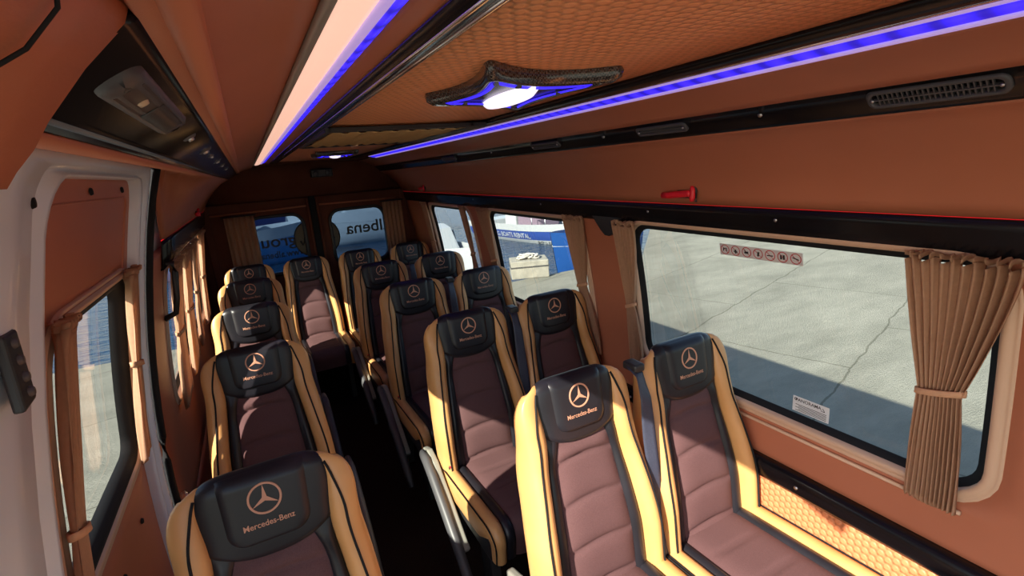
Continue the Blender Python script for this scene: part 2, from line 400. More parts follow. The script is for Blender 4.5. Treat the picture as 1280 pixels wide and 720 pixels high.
# left duct
strip('trim_40', [(-.030, 1.846), (-.036, 1.842), (-.060, 1.828), (-.085, 1.816), (-.100, 1.808)], gloss, .30)
mb = MB(); mb.tube([(-.092, y, 1.812) for y in (.3, 1, 2, 3, 4, 4.9)], .004, 8); mb.build('trim_41', mat('blue grey highlight trim', (.10, .14, .18), .25), None)['kind'] = 'structure'  # blue grey colour paints the highlight along the black band's lower edge
mb = MB(); rows = []
secA = [(-.100, 1.806), (-.112, 1.803), (-.15, 1.813), (-.20, 1.828), (-.24, 1.838), (-.262, 1.846), (-.27, 1.852)]
secB = [(-.100, 1.806), (-.112, 1.800), (-.16, 1.775), (-.22, 1.722), (-.28, 1.655), (-.312, 1.605), (-.327, 1.571)]
for j in range(61):
    y = lerp(.30, YR, j / 60); row = []
    for k, (p, q) in enumerate(zip(secA, secB)):
        t = sm((y - (2.55 - .0 * k)) / .02 * 0 + (y - 2.12 - .07 * (6 - k)) / .30)
        row.append((lerp(p[0], q[0], t), y, lerp(p[1], q[1], t)))
    rows.append(row)
mb.grid(rows); o = mb.build('trim_42', leather); solid(o, .006); o['kind'] = 'structure'
strip('trim_43', [(-.324, 1.568), (-.330, 1.545), (-.337, 1.50), (-.345, 1.455), (-.36, 1.452)], gloss, 2.40)
mb = MB(); mb.tube([(-.328, y, 1.570) for y in (2.4, 3, 4, YR)], .0020, 8); mb.build('trim_44', redpipe)['kind'] = 'structure'
# low black strip on the right wall and its shelf
strip('trim_50', [(1.492, .668), (1.462, .664), (1.456, .650), (1.456, .612), (1.462, .600), (1.492, .598)], gloss)
mb = MB()
for y in (.875, 1.7, 2.5, 3.3): mb.lathe([(0, -.006), (.006, -.005), (.007, 0)], (1.455, y, .632), 12, 'x')
mb.build('trim_51', steel)['kind'] = 'structure'
# small screws along the black strips
mb = MB()
for y in (.95, 1.49, 2.3, 3.2): mb.lathe([(0, -.004), (.0055, -.003), (.0065, 0)], (1.381, y, 1.537), 12, 'x')
for y in (.824, 1.42, 2.31): mb.lathe([(0, -.004), (.006, -.0035), (.007, 0)], (1.119, y, 1.8075), 12, 'x')
mb.build('trim_52', steel)['kind'] = 'structure'

# near cover of the door pillar at the top left
def ray(px, py, Y):
    d = R_ * ((px - 640) / 620.75) - U_ * ((py - 360) / 620.75) + W_
    return Vector((0, 0, 1.767)) + d * (Y / d.y)
cA = [(-.094, .30, 1.774), (-.089, .30, 1.781), (-.081, .30, 1.790), (-.073, .30, 1.802), (-.055, .30, 1.824), (-.036, .30, 1.843), (-.028, .30, 1.862), (-.026, .30, 1.92)]
cM = [(x - .006, y - .02, z + .001) for x, y, z in cA]
cB = [(-.118, .20, 1.760), (-.105, .20, 1.772), (-.085, .20, 1.790), (-.062, .20, 1.8035), (-.050, .20, 1.811), (-.0405, .20, 1.822), (-.036, .20, 1.85), (-.034, .20, 1.92)]
cC = [(x - .05, .10, z + .0) for x, y, z in cB]
cD = [(x - .10, -.05, z) for x, y, z in cB]
mb = MB(); mb.grid([cA, cM, cB, cC, cD]); back = [(x - .012, .312, z + .004) for x, y, z in cA]; mb.grid([[(x - .03, .315, z) for x, y, z in cA], cA])
o = mb.build('trim_60', leather); solid(o, .006); o['kind'] = 'structure'
mb = MB(); mb.tube([Vector(p) + Vector((.0035, -.004, -.003)) for p in cB[1:7]], .0007, 8); mb.build('trim_61', rubber)['kind'] = 'structure'
mb = MB(); mb.grid([[cA[0], (-.14, .30, 1.785), (-.20, .30, 1.81), (-.27, .30, 1.85)], [(-.118, .20, 1.760), (-.17, .2, 1.775), (-.22, .20, 1.81), (-.28, .20, 1.85)]])
o = mb.build('trim_62', leather); solid(o, .004); o['kind'] = 'structure'

# ---- rear wall with two door leaves
RW = [(-.02, .415, .95, 1.452, .09), (.665, 1.16, .95, 1.447, .09)]
mb = MB()
def rcell(mb, outer, inner, Y, n=4):
    a = rrect(*outer, 1e-4, 10); b = rrect(*inner, 10)
    mb.grid([[(lerp(p[0], q[0], i / n), Y, lerp(p[1], q[1], i / n)) for p, q in zip(a, b)] for i in range(n + 1)], closed_u=True)
rcell(mb, (-.46, .525, 0, 1.62), RW[0], YR); rcell(mb, (.525, 1.51, 0, 1.62), RW[1], YR)
mb.grid([[(-.46, YR, 1.62), (1.51, YR, 1.62)], [(-.36, YR, 2.02), (1.41, YR, 2.02)]])
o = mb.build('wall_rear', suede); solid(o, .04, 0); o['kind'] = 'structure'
for i, r in enumerate(RW):
    e = empty('window_%d' % (7 + i)); e['kind'] = 'structure'
    mb = MB(); mb.box(r[0] - .01, r[1] + .01, YR + .025, YR + .029, r[2] - .01, r[3] + .01); mb.build('pane', rglass, e, False)
    mb = MB(); rows = []
    for g, d in [(-.004, .02), (-.004, -.022), (.004, -.03), (.022, -.03), (.026, -.02)]:
        rows.append([(x, YR + d, z) for x, z in rrect(r[0] - g, r[1] + g, r[2] - g, r[3] + g, r[4] + g)])
    mb.grid(rows, closed_u=True); mb.build('frame', bplas, e)
mb = MB(); mb.box(.497, .553, YR - .035, YR - .02, .05, 1.66); o = mb.build('trim_70', rubber, None, False); bevel(o); o['kind'] = 'structure'
mb = MB(); mb.tube([(-.30, YR - .03, 1.515), (.2, YR - .03, 1.52), (.49, YR - .03, 1.525)], .008, 8); mb.tube([(.56, YR - .03, 1.525), (.9, YR - .03, 1.52), (1.3, YR - .03, 1.515)], .008, 8)
mb.build('trim_71', leather)['kind'] = 'structure'
mb = MB()
for xa, xb in ((-.36, -.30), (.47, .495), (.555, .58), (1.34, 1.40)): mb.box(xa, xb, YR - .05, YR - .02, .1, 1.60)
o = mb.build('trim_72', suede, None, False); bevel(o, .01); o['kind'] = 'structure'
MB().box(-.40, 1.45, YR - .30, YR - .02, 1.655, 1.70)
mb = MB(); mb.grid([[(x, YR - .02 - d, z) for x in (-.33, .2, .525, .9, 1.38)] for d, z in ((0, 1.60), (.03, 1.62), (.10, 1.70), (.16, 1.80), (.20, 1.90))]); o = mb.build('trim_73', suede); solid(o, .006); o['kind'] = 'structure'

# mirrored lettering on the rear windows (seen from inside)
ink = mat('black vinyl lettering', (.015, .015, .015), .5)
YG = YR + .022
o = text_obj('window_lettering', 'group', .200, ink, lambda x, y: (.150 - x * .80, YG, 1.185 + y * .75)); tag(o, "black vinyl word group read from behind on the left rear window", 'lettering')
o = text_obj('window_lettering', 'albena', .200, ink, lambda x, y: (1.005 - x * .84, YG, 1.215 + y * .80)); tag(o, "black vinyl word albena read from behind on the right rear window", 'lettering')
o = text_obj('window_lettering', 'www.albena', .085, ink, lambda x, y: (.215 - x * .9, YG, 1.085 + y)); tag(o, "small black web address read from behind low on the left rear window", 'lettering')
olive = mat('olive vinyl', (.16, .14, .09), .6)
for lab, cx_, xa, xb in (("dark olive half disc emblem at the inner edge of the left rear window", .45, .33, .419), ("dark olive half disc emblem at the inner edge of the right rear window", .60, .661, .73)):
    e = empty('window_emblem', (cx_, YG, 1.22)); pts = []
    for k in range(49):
        a = 2 * PI * k / 48; x = cx_ + .125 * math.cos(a); z = 1.22 + .155 * math.sin(a); pts.append((min(max(x, xa), xb) - cx_, z - 1.22))
    mb = MB(); mb.prism(pts[:-1], 'y', -.0015, 0); mb.build('disc', olive, e, False)
    mb = MB(); q = [(p[0], -.002, p[1]) for p in pts]; mb.tube(q, .006, 6, cap=False); mb.build('rim', ink, e)
    mb = MB(); s_ = -1 if cx_ < .5 else 1; mb.tube([(s_ * .03, -.003, .03), (s_ * .04, -.003, -.02), (s_ * .06, -.003, -.05), (s_ * .075, -.003, -.01)], .010, 6); mb.build('mark', ink, e)
    tag(e, lab, 'emblem')
mb = MB(); mb.box(-.015, .015, -.03, .0, -.02, .02)

# ------------------------------------------------------------------ seats
FZ0, FZ1, RT = .36, 1.098, .020
NN = Vector((-.9806, .1961)); L0 = (FZ1 - FZ0) * 1.0198; ARC = RT * PI
def fy(z): return .2 * (z - 1.07) - .012 * math.exp(-((z - .62) / .12) ** 2) + .010 * math.exp(-((z - .86) / .07) ** 2)
def P(s):
    if s <= L0:
        z = FZ0 + s / 1.0198; dy = (fy(z + .002) - fy(z - .002)) / .004; n = Vector((-1, dy)).normalized(); return fy(z), z, n
    a = min((s - L0) / RT, PI); c = Vector((fy(FZ1), FZ1)) - NN * RT
    d = Vector((NN.x * math.cos(a) + NN.y * math.sin(a), NN.y * math.cos(a) - NN.x * math.sin(a)))
    q = c + d * RT; return q.x, q.y, d
def S(z): return (z - FZ0) * 1.0198
Ht = [(S(.36), .215), (S(.42), .228), (S(.5), .230), (S(.6), .231), (S(.68), .228), (S(.78), .219), (S(.86), .212), (S(.92), .203), (S(.96), .199), (S(1.0), .201), (S(1.03), .203), (S(1.06), .198), (S(1.08), .191), (L0, .177), (L0 + .015, .160), (L0 + .03, .142), (L0 + .063, .125)]
B1t = [(S(.36), .165), (S(.6), .163), (S(.75), .150), (S(.85), .138), (S(.92), .129), (S(.97), .127), (S(1.03), .134), (S(1.06), .139), (L0, .138), (L0 + .025, .122), (L0 + .063, .105)]
B2t = [(0, .120), (S(.6), .120), (S(.75), .110), (S(.87), .104), (S(.955), .080)]
def H(s): return smin(s, Ht)
def B1(s): return smin(s, B1t)
def B2(s): return smin(s, B2t)
def pt(x, s, h):
    y, z, n = P(s); return (x, y + n.x * h, z + n.y * h)
def At(s): return interp(s, [(0, .045), (S(.6), .052), (S(.85), .044), (S(.95), .028), (S(1.02), .020), (S(1.07), .010), (L0, .004), (L0 + .063, -.003)])
def Dt(s): return interp(s, [(0, .075), (S(.95), .07), (S(1.03), .055), (L0, .026), (L0 + .063, .018)])
def surr_low(x): return S(.918) + .042 * (abs(x) / .13) ** 2.4
def build_back(root):
    # fabric
    mb = MB(); rows = []; nS = 84
    gr = [.47, .60, .735, .862]
    for i in range(nS + 1):
        row = []
        for j in range(17):
            u = -1 + 2 * j / 16; s = lerp(0, S(.955), i / nS); x = u * (B2(s) + .005); z = FZ0 + s / 1.0198
            h = .004 + .014 * (1 - u ** 4)
            for g in gr:
                dz = z - (g + .016 * (1 - u * u)); h -= (.009 * math.exp(-(dz / .0065) ** 2) + .006 * math.exp(-(dz / .024) ** 2)) * (1 - u ** 6)
            h += -.004 * (abs(u) ** 8); h = lerp(h, -.002, sm((s - S(.893)) / .045))
            row.append(pt(x, s, h))
        rows.append(row)
    mb.grid(rows); mb.build('fabric_panel', fab, root)
    # black side strips
    for sd in (-1, 1):
        mb = MB(); rows = []
        for i in range(41):
            s = lerp(0, S(.975), i / 40); a, b = B2(s), B1(s)
            fd = 1 - .95 * sm((s - S(.905)) / .055); rows.append([pt(sd * lerp(a, b, t), s, hh * fd) for t, hh in ((0, -.002), (.1, .006), (.35, .012), (.65, .013), (.9, .007), (1, -.002))])
        mb.grid(rows); mb.build('trim_strip', blk, root)
    # bolsters
    prof = [(0, -.10, 0), (.05, .45, 0), (.15, .78, 0), (.30, .97, 0), (.47, 1.0, 0), (.62, .93, 0), (.78, .72, 0), (.90, .42, 0), (.97, .08, 0), (1.0, -.1, .25), (1.0, -.1, .5), (.985, 0, .8), (.93, 0, .95), (.80, 0, 1.0)]
    for sd in (-1, 1):
        mb = MB(); rows = []; ip = []
        for i in range(57):
            s = lerp(0, L0 + .056, i / 56); a, b, A, D = B1(s), H(s), At(s), Dt(s); b = lerp(b, a + .004, sm((s - L0 + .01) / .058))
            rows.append([pt(sd * lerp(a, b, fx), s, A * ha - D * hd) for fx, ha, hd in prof])
            ip.append(pt(sd * lerp(a, b, lerp(.50 + .10 * sm((S(.85) - s) / .2), .12, sm((s - S(.97)) / .13))), s, A + .0005))
        mb.grid(rows); o = mb.build('bolster', gold, root)
        mb = MB(); mb.tube(ip[:53], .0034, 6); mb.build('piping', rubber, o)
    # headrest surround
    mb = MB(); rows = []
    for i in range(25):
        row = []
        for j in range(37):
            u = -1 + 2 * j / 36; x0 = surr_low(u * .13); s = lerp(x0, L0 + .058, i / 24); x = u * (B1(s) + .003)
            ed = min(1, (s - x0) / .012); h = -.002 + .014 * math.sqrt(max(0, 1 - (1 - ed) ** 2)) * (1 - .75 * abs(u) ** 8)
            row.append(pt(x, s, h))
        rows.append(row)
    mb.grid(rows); hr = mb.build('headrest', blk, root)
    mb = MB(); rows = []; s0 = S(.962); s1 = L0 + .024; r = .038
    for i in range(33):
        t = i / 32; t = t * t * .4 + t * .6; s = lerp(s0, s1, t); ds = s - s0
        wv = .088 + .008 * (ds / .19)
        wp = wv - r + math.sqrt(max(0, r * r - (r - ds) ** 2)) if ds < r else wv
        e1 = min(1, ds / .007); e1 = math.sqrt(1 - (1 - e1) ** 2); e2 = min(1, (s1 - s) / .02)
        rows.append([pt(u * wp, s, .010 + .011 * e1 * e2 * (1 - abs(u) ** 10)) for u in [math.sin(PI / 2 * (-1 + 2 * j / 20)) for j in range(21)]])
    mb.grid(rows); pad = mb.build('headrest_pad', blk, hr)
    # stitched seam round the pad
    # emblem
    def mp(x, z, h): return pt(x, S(z), h)
    mb = MB(); hz = 1.062; he = .0222
    for ra, rb in ((.0312, .0364),):
        rows = [[mp(rr * math.cos(a), hz + rr * math.sin(a), hh) for a in [2 * PI * k / 40 for k in range(40)]] for rr, hh in ((ra, he - .001), (ra + .0005, he + .0006), (rb - .0005, he + .0006), (rb, he - .001))]
        mb.grid(rows, closed_u=True)
    for k in range(3):
        a = math.radians(90 + 120 * k); t = (.0325 * math.cos(a), .0325 * math.sin(a))
        l = (.0058 * math.cos(a + PI / 3), .0058 * math.sin(a + PI / 3)); rr = (.0058 * math.cos(a - PI / 3), .0058 * math.sin(a - PI / 3))
        b = len(mb.v); mb.v += [mp(0, hz, he + .0008), mp(l[0], hz + l[1], he + .0003), mp(t[0], hz + t[1], he + .0006), mp(rr[0], hz + rr[1], he + .0003)]
        mb.f.append((b, b + 1, b + 2)); mb.f.append((b, b + 2, b + 3))
    mb.build('emblem', emb, hr, False)
    text_obj('lettering', 'Mercedes-Benz', .0190, emb, lambda x, y: mp(x * .92, 1.0 + y * 1.0, he + .0004), hr)
    # back shell
    mb = MB(); rows = []
    for i in range(31):
        s = lerp(0, L0 + .06, i / 30); b = H(s) * .93; D = Dt(s)
        rows.append([pt(u * b, s, -D - .006 * (1 - u * u)) for u in [-1 + 2 * j / 10 for j in range(11)]])
    mb.grid(rows); o = mb.build('back_shell', bplas, root); solid(o, .006)
# cushion
CL0 = .46; CR_ = .05
def Pc(s):
    if s < CL0: t = s / CL0; return -.10 - s, .452 + .02 * t, Vector((-.04, 1)).normalized()
    a = (s - CL0) / CR_
    if a < PI / 2:
        c = (-.56, .422); return c[0] - CR_ * math.sin(a), c[1] + CR_ * math.cos(a), Vector((-math.sin(a), math.cos(a)))
    e = s - CL0 - CR_ * PI / 2; return -.61 + e * .15, .422 - e, Vector((-1, 0))
CE = CL0 + CR_ * PI / 2 + .09
def pc(x, s, h): y, z, n = Pc(s); return (x, y + n.x * h, z + n.y * h)
def build_cushion(root):
    mb = MB(); rows = []
    for i in range(49):
        s = lerp(-.04, CE, i / 48); row = []
        for j in range(15):
            u = -1 + 2 * j / 14; h = .006 + .010 * (1 - u ** 4)
            for g in (.13, .27, .41): h -= .007 * math.exp(-((s - g - .01 * (1 - u * u)) / .007) ** 2) * (1 - u ** 6)
            row.append(pc(u * .132, s, h - .005 * abs(u) ** 8))
        rows.append(row)
    mb.grid(rows); mb.build('seat_cushion', fab, root)
    for sd in (-1, 1):
        mb = MB(); mb.grid([[pc(sd * lerp(.128, .172, t), lerp(-.04, CE, i / 40), hh) for t, hh in ((0, -.001), (.15, .009), (.5, .014), (.85, .010), (1, -.001))] for i in range(41)])
        mb.build('cushion_strip', blk, root)
        mb = MB(); rows = []; ip = []
        for i in range(49):
            s = lerp(-.02, CE, i / 48); D = interp(s, [(0, .10), (.38, .10), (.46, .055), (CE, .05)]); A = .022; b = .230 - .012 * sm((s - .46) / .12)
            rows.append([pc(sd * lerp(.170, b, fx), s, A * ha - D * hd) for fx, ha, hd in [(0, -.1, 0), (.1, .6, 0), (.3, .95, 0), (.55, 1, 0), (.8, .7, 0), (.95, .2, 0), (1, 0, .15), (1, 0, .5), (.98, 0, .85), (.85, 0, 1.0)]])
            ip.append(pc(sd * (lerp(.17, b, .93) + .001), s, .012))
        mb.grid(rows); o = mb.build('cushion_bolster', gold, root)
        mb = MB(); mb.tube(ip, .003, 6); mb.build('piping', rubber, o)
    mb = MB(); mb.box(-.222, .222, -.585, -.06, .315, .425); o = mb.build('seat_pan', bplas, root, False); bevel(o, .02, 3)
def build_base(root):
    for x in (-.17, .17):
        mb = MB(); mb.prism([(-.50, .0), (-.42, .0), (-.40, .03), (-.38, .28), (-.14, .28), (-.10, .03), (-.08, 0), (.0, 0), (.02, .02), (-.02, .33), (-.48, .33)], 'x', x - .02, x + .02)
        o = mb.build('leg', metalfr, root, False); bevel(o, .004)
def build_shield(root, sd):
    x0 = sd * .236
    poly = [(.055, .500), (-.02, .525), (-.09, .500), (-.18, .43), (-.30, .34), (-.40, .26), (-.38, .235), (-.28, .24), (-.14, .28), (-.01, .34), (.055, .42)]
    mb = MB(); mb.prism(poly, 'x', x0, x0 + sd * .028); o = mb.build('side_cover', gplas, root, False); bevel(o, .008, 3)
    mb = MB(); mb.prism([(-.16, .37), (-.20, .375), (-.30, .31), (-.25, .30)], 'x', x0 + sd * .026, x0 + sd * .030); mb.build('recess', dgplas, o, False)
    pts = [(x0 + sd * .045, y, z) for y, z in ((.00, .500), (-.06, .495), (-.13, .455), (-.24, .375), (-.36, .28), (-.46, .18), (-.50, .12))]
    mb = MB(); mb.tube(pts, [.016, .021, .022, .022, .022, .020, .012], 12, ry=.026); mb.build('armrest', dgplas, root)
def build_buckle(root, sd):
    b = empty('buckle', (sd * .205, -.13, .500), 0, root); b.rotation_euler = (.5, 0, sd * -.2)
    mb = MB(); mb.box(-.014, .014, -.035, .03, -.03, .008); o = mb.build('housing', bplas, b, False); bevel(o, .004)
    mb = MB(); mb.box(-.0125, .0125, -.036, .016, .006, .013); o = mb.build('button', redp, b, False); bevel(o, .003); o['label'] = 'red release button'
def build_belt(root):
    mb = MB(); mb.box(-.022, .022, -.02, .045, -.012, .016)
    me_o = mb.build('belt_guide', bplas, root, False); bevel(me_o, .008, 3); me_o.location = (-.222, -.005, 1.085)
    path = [(-.228, .012, 1.09), (-.230, -.03, 1.07), (-.234, -.062, 1.00), (-.236, -.080, .86), (-.234, -.106, .70), (-.232, -.130, .56), (-.230, -.158, .42), (-.226, -.18, .30)]
    mb = MB(); rows = []
    for i in range(36):
        t = i / 35 * (len(path) - 1); k = min(int(t), len(path) - 2); p = Vector(path[k]).lerp(Vector(path[k + 1]), t - k)
        tw = .35 * math.sin(i * .3); rows.append([(p.x + u * .022 * math.cos(tw), p.y + u * .022 * math.sin(tw), p.z) for u in (-1, -.5, 0, .5, 1)])
    mb.grid(rows); o = mb.build('seat_belt', belt, root); solid(o, .0015)
def make_seat(kind):
    root = empty('bus_seat'); build_back(root); build_cushion(root); build_base(root)
    if kind == 'aisle': build_shield(root, -1); build_buckle(root, -1)
    if kind == 'left': build_shield(root, 1); build_buckle(root, 1)
    if kind == 'window': build_belt(root); build_buckle(root, 1)
    if kind == 'rear': build_buckle(root, 1)
    return root
kids = lambda o: [c for c in C.objects if c.parent == o]
def copy_tree(o, parent=None):
    c = o.copy(); C.objects.link(c); c.parent = parent
    for ch in kids(o): copy_tree(ch, c)
    return c
RY = [1.172, 2.028, 2.859, 3.672]
ords = ['nearest', 'second', 'third', 'fourth']
lay = {'aisle': (.783, [(y, 'aisle seat of the %s double row, black headrest and mustard bolsters' % o_) for y, o_ in zip(RY, ords)], 'aisle seats of the double rows'),
       'window': (1.246, [(y, 'window seat of the %s double row, with dark shoulder belt beside it' % o_) for y, o_ in zip(RY, ords)], 'window seats of the double rows'),
       'left': (-.087, [(1.185, 'single seat nearest the sliding door, lowest in the frame at the left'), (2.185, 'single left seat, second from the front, brown fabric back in shade'), (2.971, 'single left seat, third from the front, sunlit black headrest'), (3.779, 'single left seat, fourth from the front, sunlit top edge')], 'single seats along the left side')}
for kd, (x, lst, grp) in lay.items():
    proto = make_seat(kd)
    for i, (y, lab) in enumerate(lst):
        o = proto if i == 0 else copy_tree(proto)
        o.location = (x, y, 0); tag(o, lab, 'seat', grp)
rp = make_seat('rear')
for i, (x, lab) in enumerate([(-.087, 'rear bench seat at the far left corner in front of the left rear window'), (.345, 'rear bench seat second from the left, facing the aisle, sun patch on its side'), (.790, 'rear bench seat third from the left, under the right rear window'), (1.245, 'rear bench seat in the far right corner beside the last side window')]):
    o = rp if i == 0 else copy_tree(rp)
    o.scale = (.91, 1, 1); o.location = (x, 4.463, 0); tag(o, lab, 'seat', 'rear bench seats')

# ------------------------------------------------------------------ curtains
def curtain(label, side, top, tie, bot, n=9, off=.022, tall=None, amp=.010, group='window curtains', tiez=None):
    (ya, yb, zt), (yc, yd, zm), (ye, yf, zb) = top, tie, bot
    e = empty('curtain', (wx(side, zt, off), (ya + yb) / 2, zb)); bx, by, bz = e.location
    rows = []; nu = n * 8; NV = 40; rnd = [random.uniform(.6, 1.3) for _ in range(n + 1)]; ph = [random.uniform(-.6, .6) for _ in range(n + 1)]
    for i in range(NV + 1):
        v = i / NV; z = lerp(zt, zb, v); tv = (zt - zm) / (zt - zb)
        if v < tv:
            t = v / tv; t2 = t ** 1.25; a, b = lerp(ya, yc, t2), lerp(yb, yd, t2)
        else:
            t = (v - tv) / (1 - tv); t2 = 1 - (1 - t) ** 2.0; a, b = lerp(yc, ye, t2), lerp(yd, yf, t2)
        am = amp * (.55 + .45 * min(1, abs(v - tv) / .2)); dtop = max(0, 1 - v / .03); am *= 1 + .5 * dtop
        row = []
        for j in range(nu + 1):
            u = j / nu; k = int(u * n); kk = min(k, n)
            w_ = math.sin(2 * PI * n * u + .8 * math.sin(3 * v + kk * 0) + .5 * math.sin(7 * u + 4 * v))
            x = wx(side, z, off + am * 1.0 * w_ * (.8 + .3 * math.sin(5 * u + 1)))
            y = lerp(a, b, u) + .25 * (b - a) / n * math.cos(4 * PI * n * u) * .3
            dz = .006 * math.sin(2 * PI * n * u * .5 + 1) * (1 if i == 0 else 0) + (.008 * math.sin(2 * PI * n * u) if i == NV else 0)
            row.append((x - bx, y - by, z + dz - bz))
        rows.append(row)
    mb = MB(); mb.grid(rows); o = mb.build('cloth', curt_m, e, fix=False); solid(o, .0012)
    # header tape
    mb = MB(); rows = []
    for i in range(4):
        z = zt + .004 + .012 * i / 3
        rows.append([(wx(side, z, off + amp * 1.5 * math.sin(2 * PI * n * j / nu) ) - bx, lerp(ya, yb, j / nu) - by + .003 * math.cos(2 * PI * n * j / nu), z - bz + .004 * math.sin(j)) for j in range(nu + 1)])
    mb.grid(rows); o = mb.build('header', curt_m, e, fix=False); solid(o, .0015)
    # tie band
    zz = zm; c = ((yc + yd) / 2, (yd - yc) / 2 + .006); pts = []
    for k in range(25):
        a = 2 * PI * k / 24; pts.append((wx(side, zz, off) - bx + side * -(amp * .75 + .006) * math.sin(a), c[0] + c[1] * math.cos(a) - by, zz - bz - .012 * math.cos(a)))
    mb = MB(); mb.grid([[(p[0], p[1], p[2] + d) for p in pts] for d in (-.008, 0, .008)]); o = mb.build('tie', tie_m, e, fix=False); solid(o, .003)
    tag(e, label, 'curtain', group)
    return e
curtain('wide beige curtain gathered at the near right end of the largest side window', 1, (.385, .600, 1.475), (.475, .565, 1.135), (.462, .578, .80), 11, .03, amp=.013)
curtain('narrow beige curtain at the far end of the largest side window', 1, (1.555, 1.70, 1.475), (1.630, 1.685, 1.105), (1.60, 1.70, .80), 6, .03)
curtain('beige curtain on the near side of the second right window, beside the brown pillar', 1, (1.925, 2.100, 1.475), (2.00, 2.075, 1.13), (1.93, 2.05, .77), 8, .018, amp=.009)
curtain('narrow beige curtain on the far side of the second right window', 1, (2.95, 3.15, 1.468), (3.0, 3.09, 1.12), (2.97, 3.12, .79), 6, .03)
curtain('dim beige curtain on the near side of the last right window', 1, (3.36, 3.46, 1.468), (3.38, 3.44, 1.12), (3.36, 3.46, .80), 4, .03)
curtain('dim beige curtain at the far end of the last right window', 1, (4.22, 4.38, 1.468), (4.25, 4.36, 1.12), (4.22, 4.38, .80), 5, .03)
curtain('orange beige curtain tied at the front edge of the sliding door window', -1, (1.115, 1.20, 1.535), (1.105, 1.17, 1.14), (1.08, 1.17, .78), 5, .005, group='sliding door curtains')
curtain('pale curtain at the rear edge of the sliding door window', -1, (1.72, 1.85, 1.535), (1.765, 1.85, 1.26), (1.74, 1.86, .96), 5, .005, group='sliding door curtains')
curtain('sunlit curtain just behind the door pillar, beside the grab handle', -1, (2.50, 2.86, 1.435), (2.56, 2.80, 1.13), (2.52, 2.84, .80), 9, .03, group='left side curtains')
curtain('sunlit curtain at the far end of the first left window behind the pillar', -1, (2.95, 3.40, 1.435), (3.02, 3.30, 1.13), (2.98, 3.36, .80), 10, .03, group='left side curtains')
curtain('sunlit curtain at the near end of the last left window', -1, (3.52, 3.74, 1.435), (3.55, 3.70, 1.13), (3.53, 3.72, .80), 6, .03, group='left side curtains')
curtain('sunlit curtain at the rear end of the last left window, near the back corner', -1, (4.08, 4.42, 1.435), (4.10, 4.36, 1.13), (4.08, 4.4, .80), 9, .03, group='left side curtains')
# rear window curtain (hangs at left of left rear window)
def rear_curtain(label, xa, xb):
    e = empty('curtain', ((xa + xb) / 2, YR - .06, .93)); bx, by, bz = e.location; n = 5; nu = 40
    mb = MB(); mb.grid([[(lerp(xa, xb, j / nu) - bx, .012 * math.sin(2 * PI * n * j / nu), z - bz) for j in range(nu + 1)] for z in [lerp(1.49, .93, i / 12) for i in range(13)]])
    o = mb.build('cloth', curt_m, e, fix=False); solid(o, .0015)
    mb = MB(); mb.tube([(xa - bx - .02, -.004, .565), (xb - bx + .02, -.004, .565)], .006, 8); mb.build('rod', bplas, e)
    tag(e, label, 'curtain', 'rear door curtains')
rear_curtain('brown shaded curtain at the left side of the left rear window', -.20, .03)
rear_curtain('brown shaded curtain at the right side of the right rear window', 1.15, 1.34)

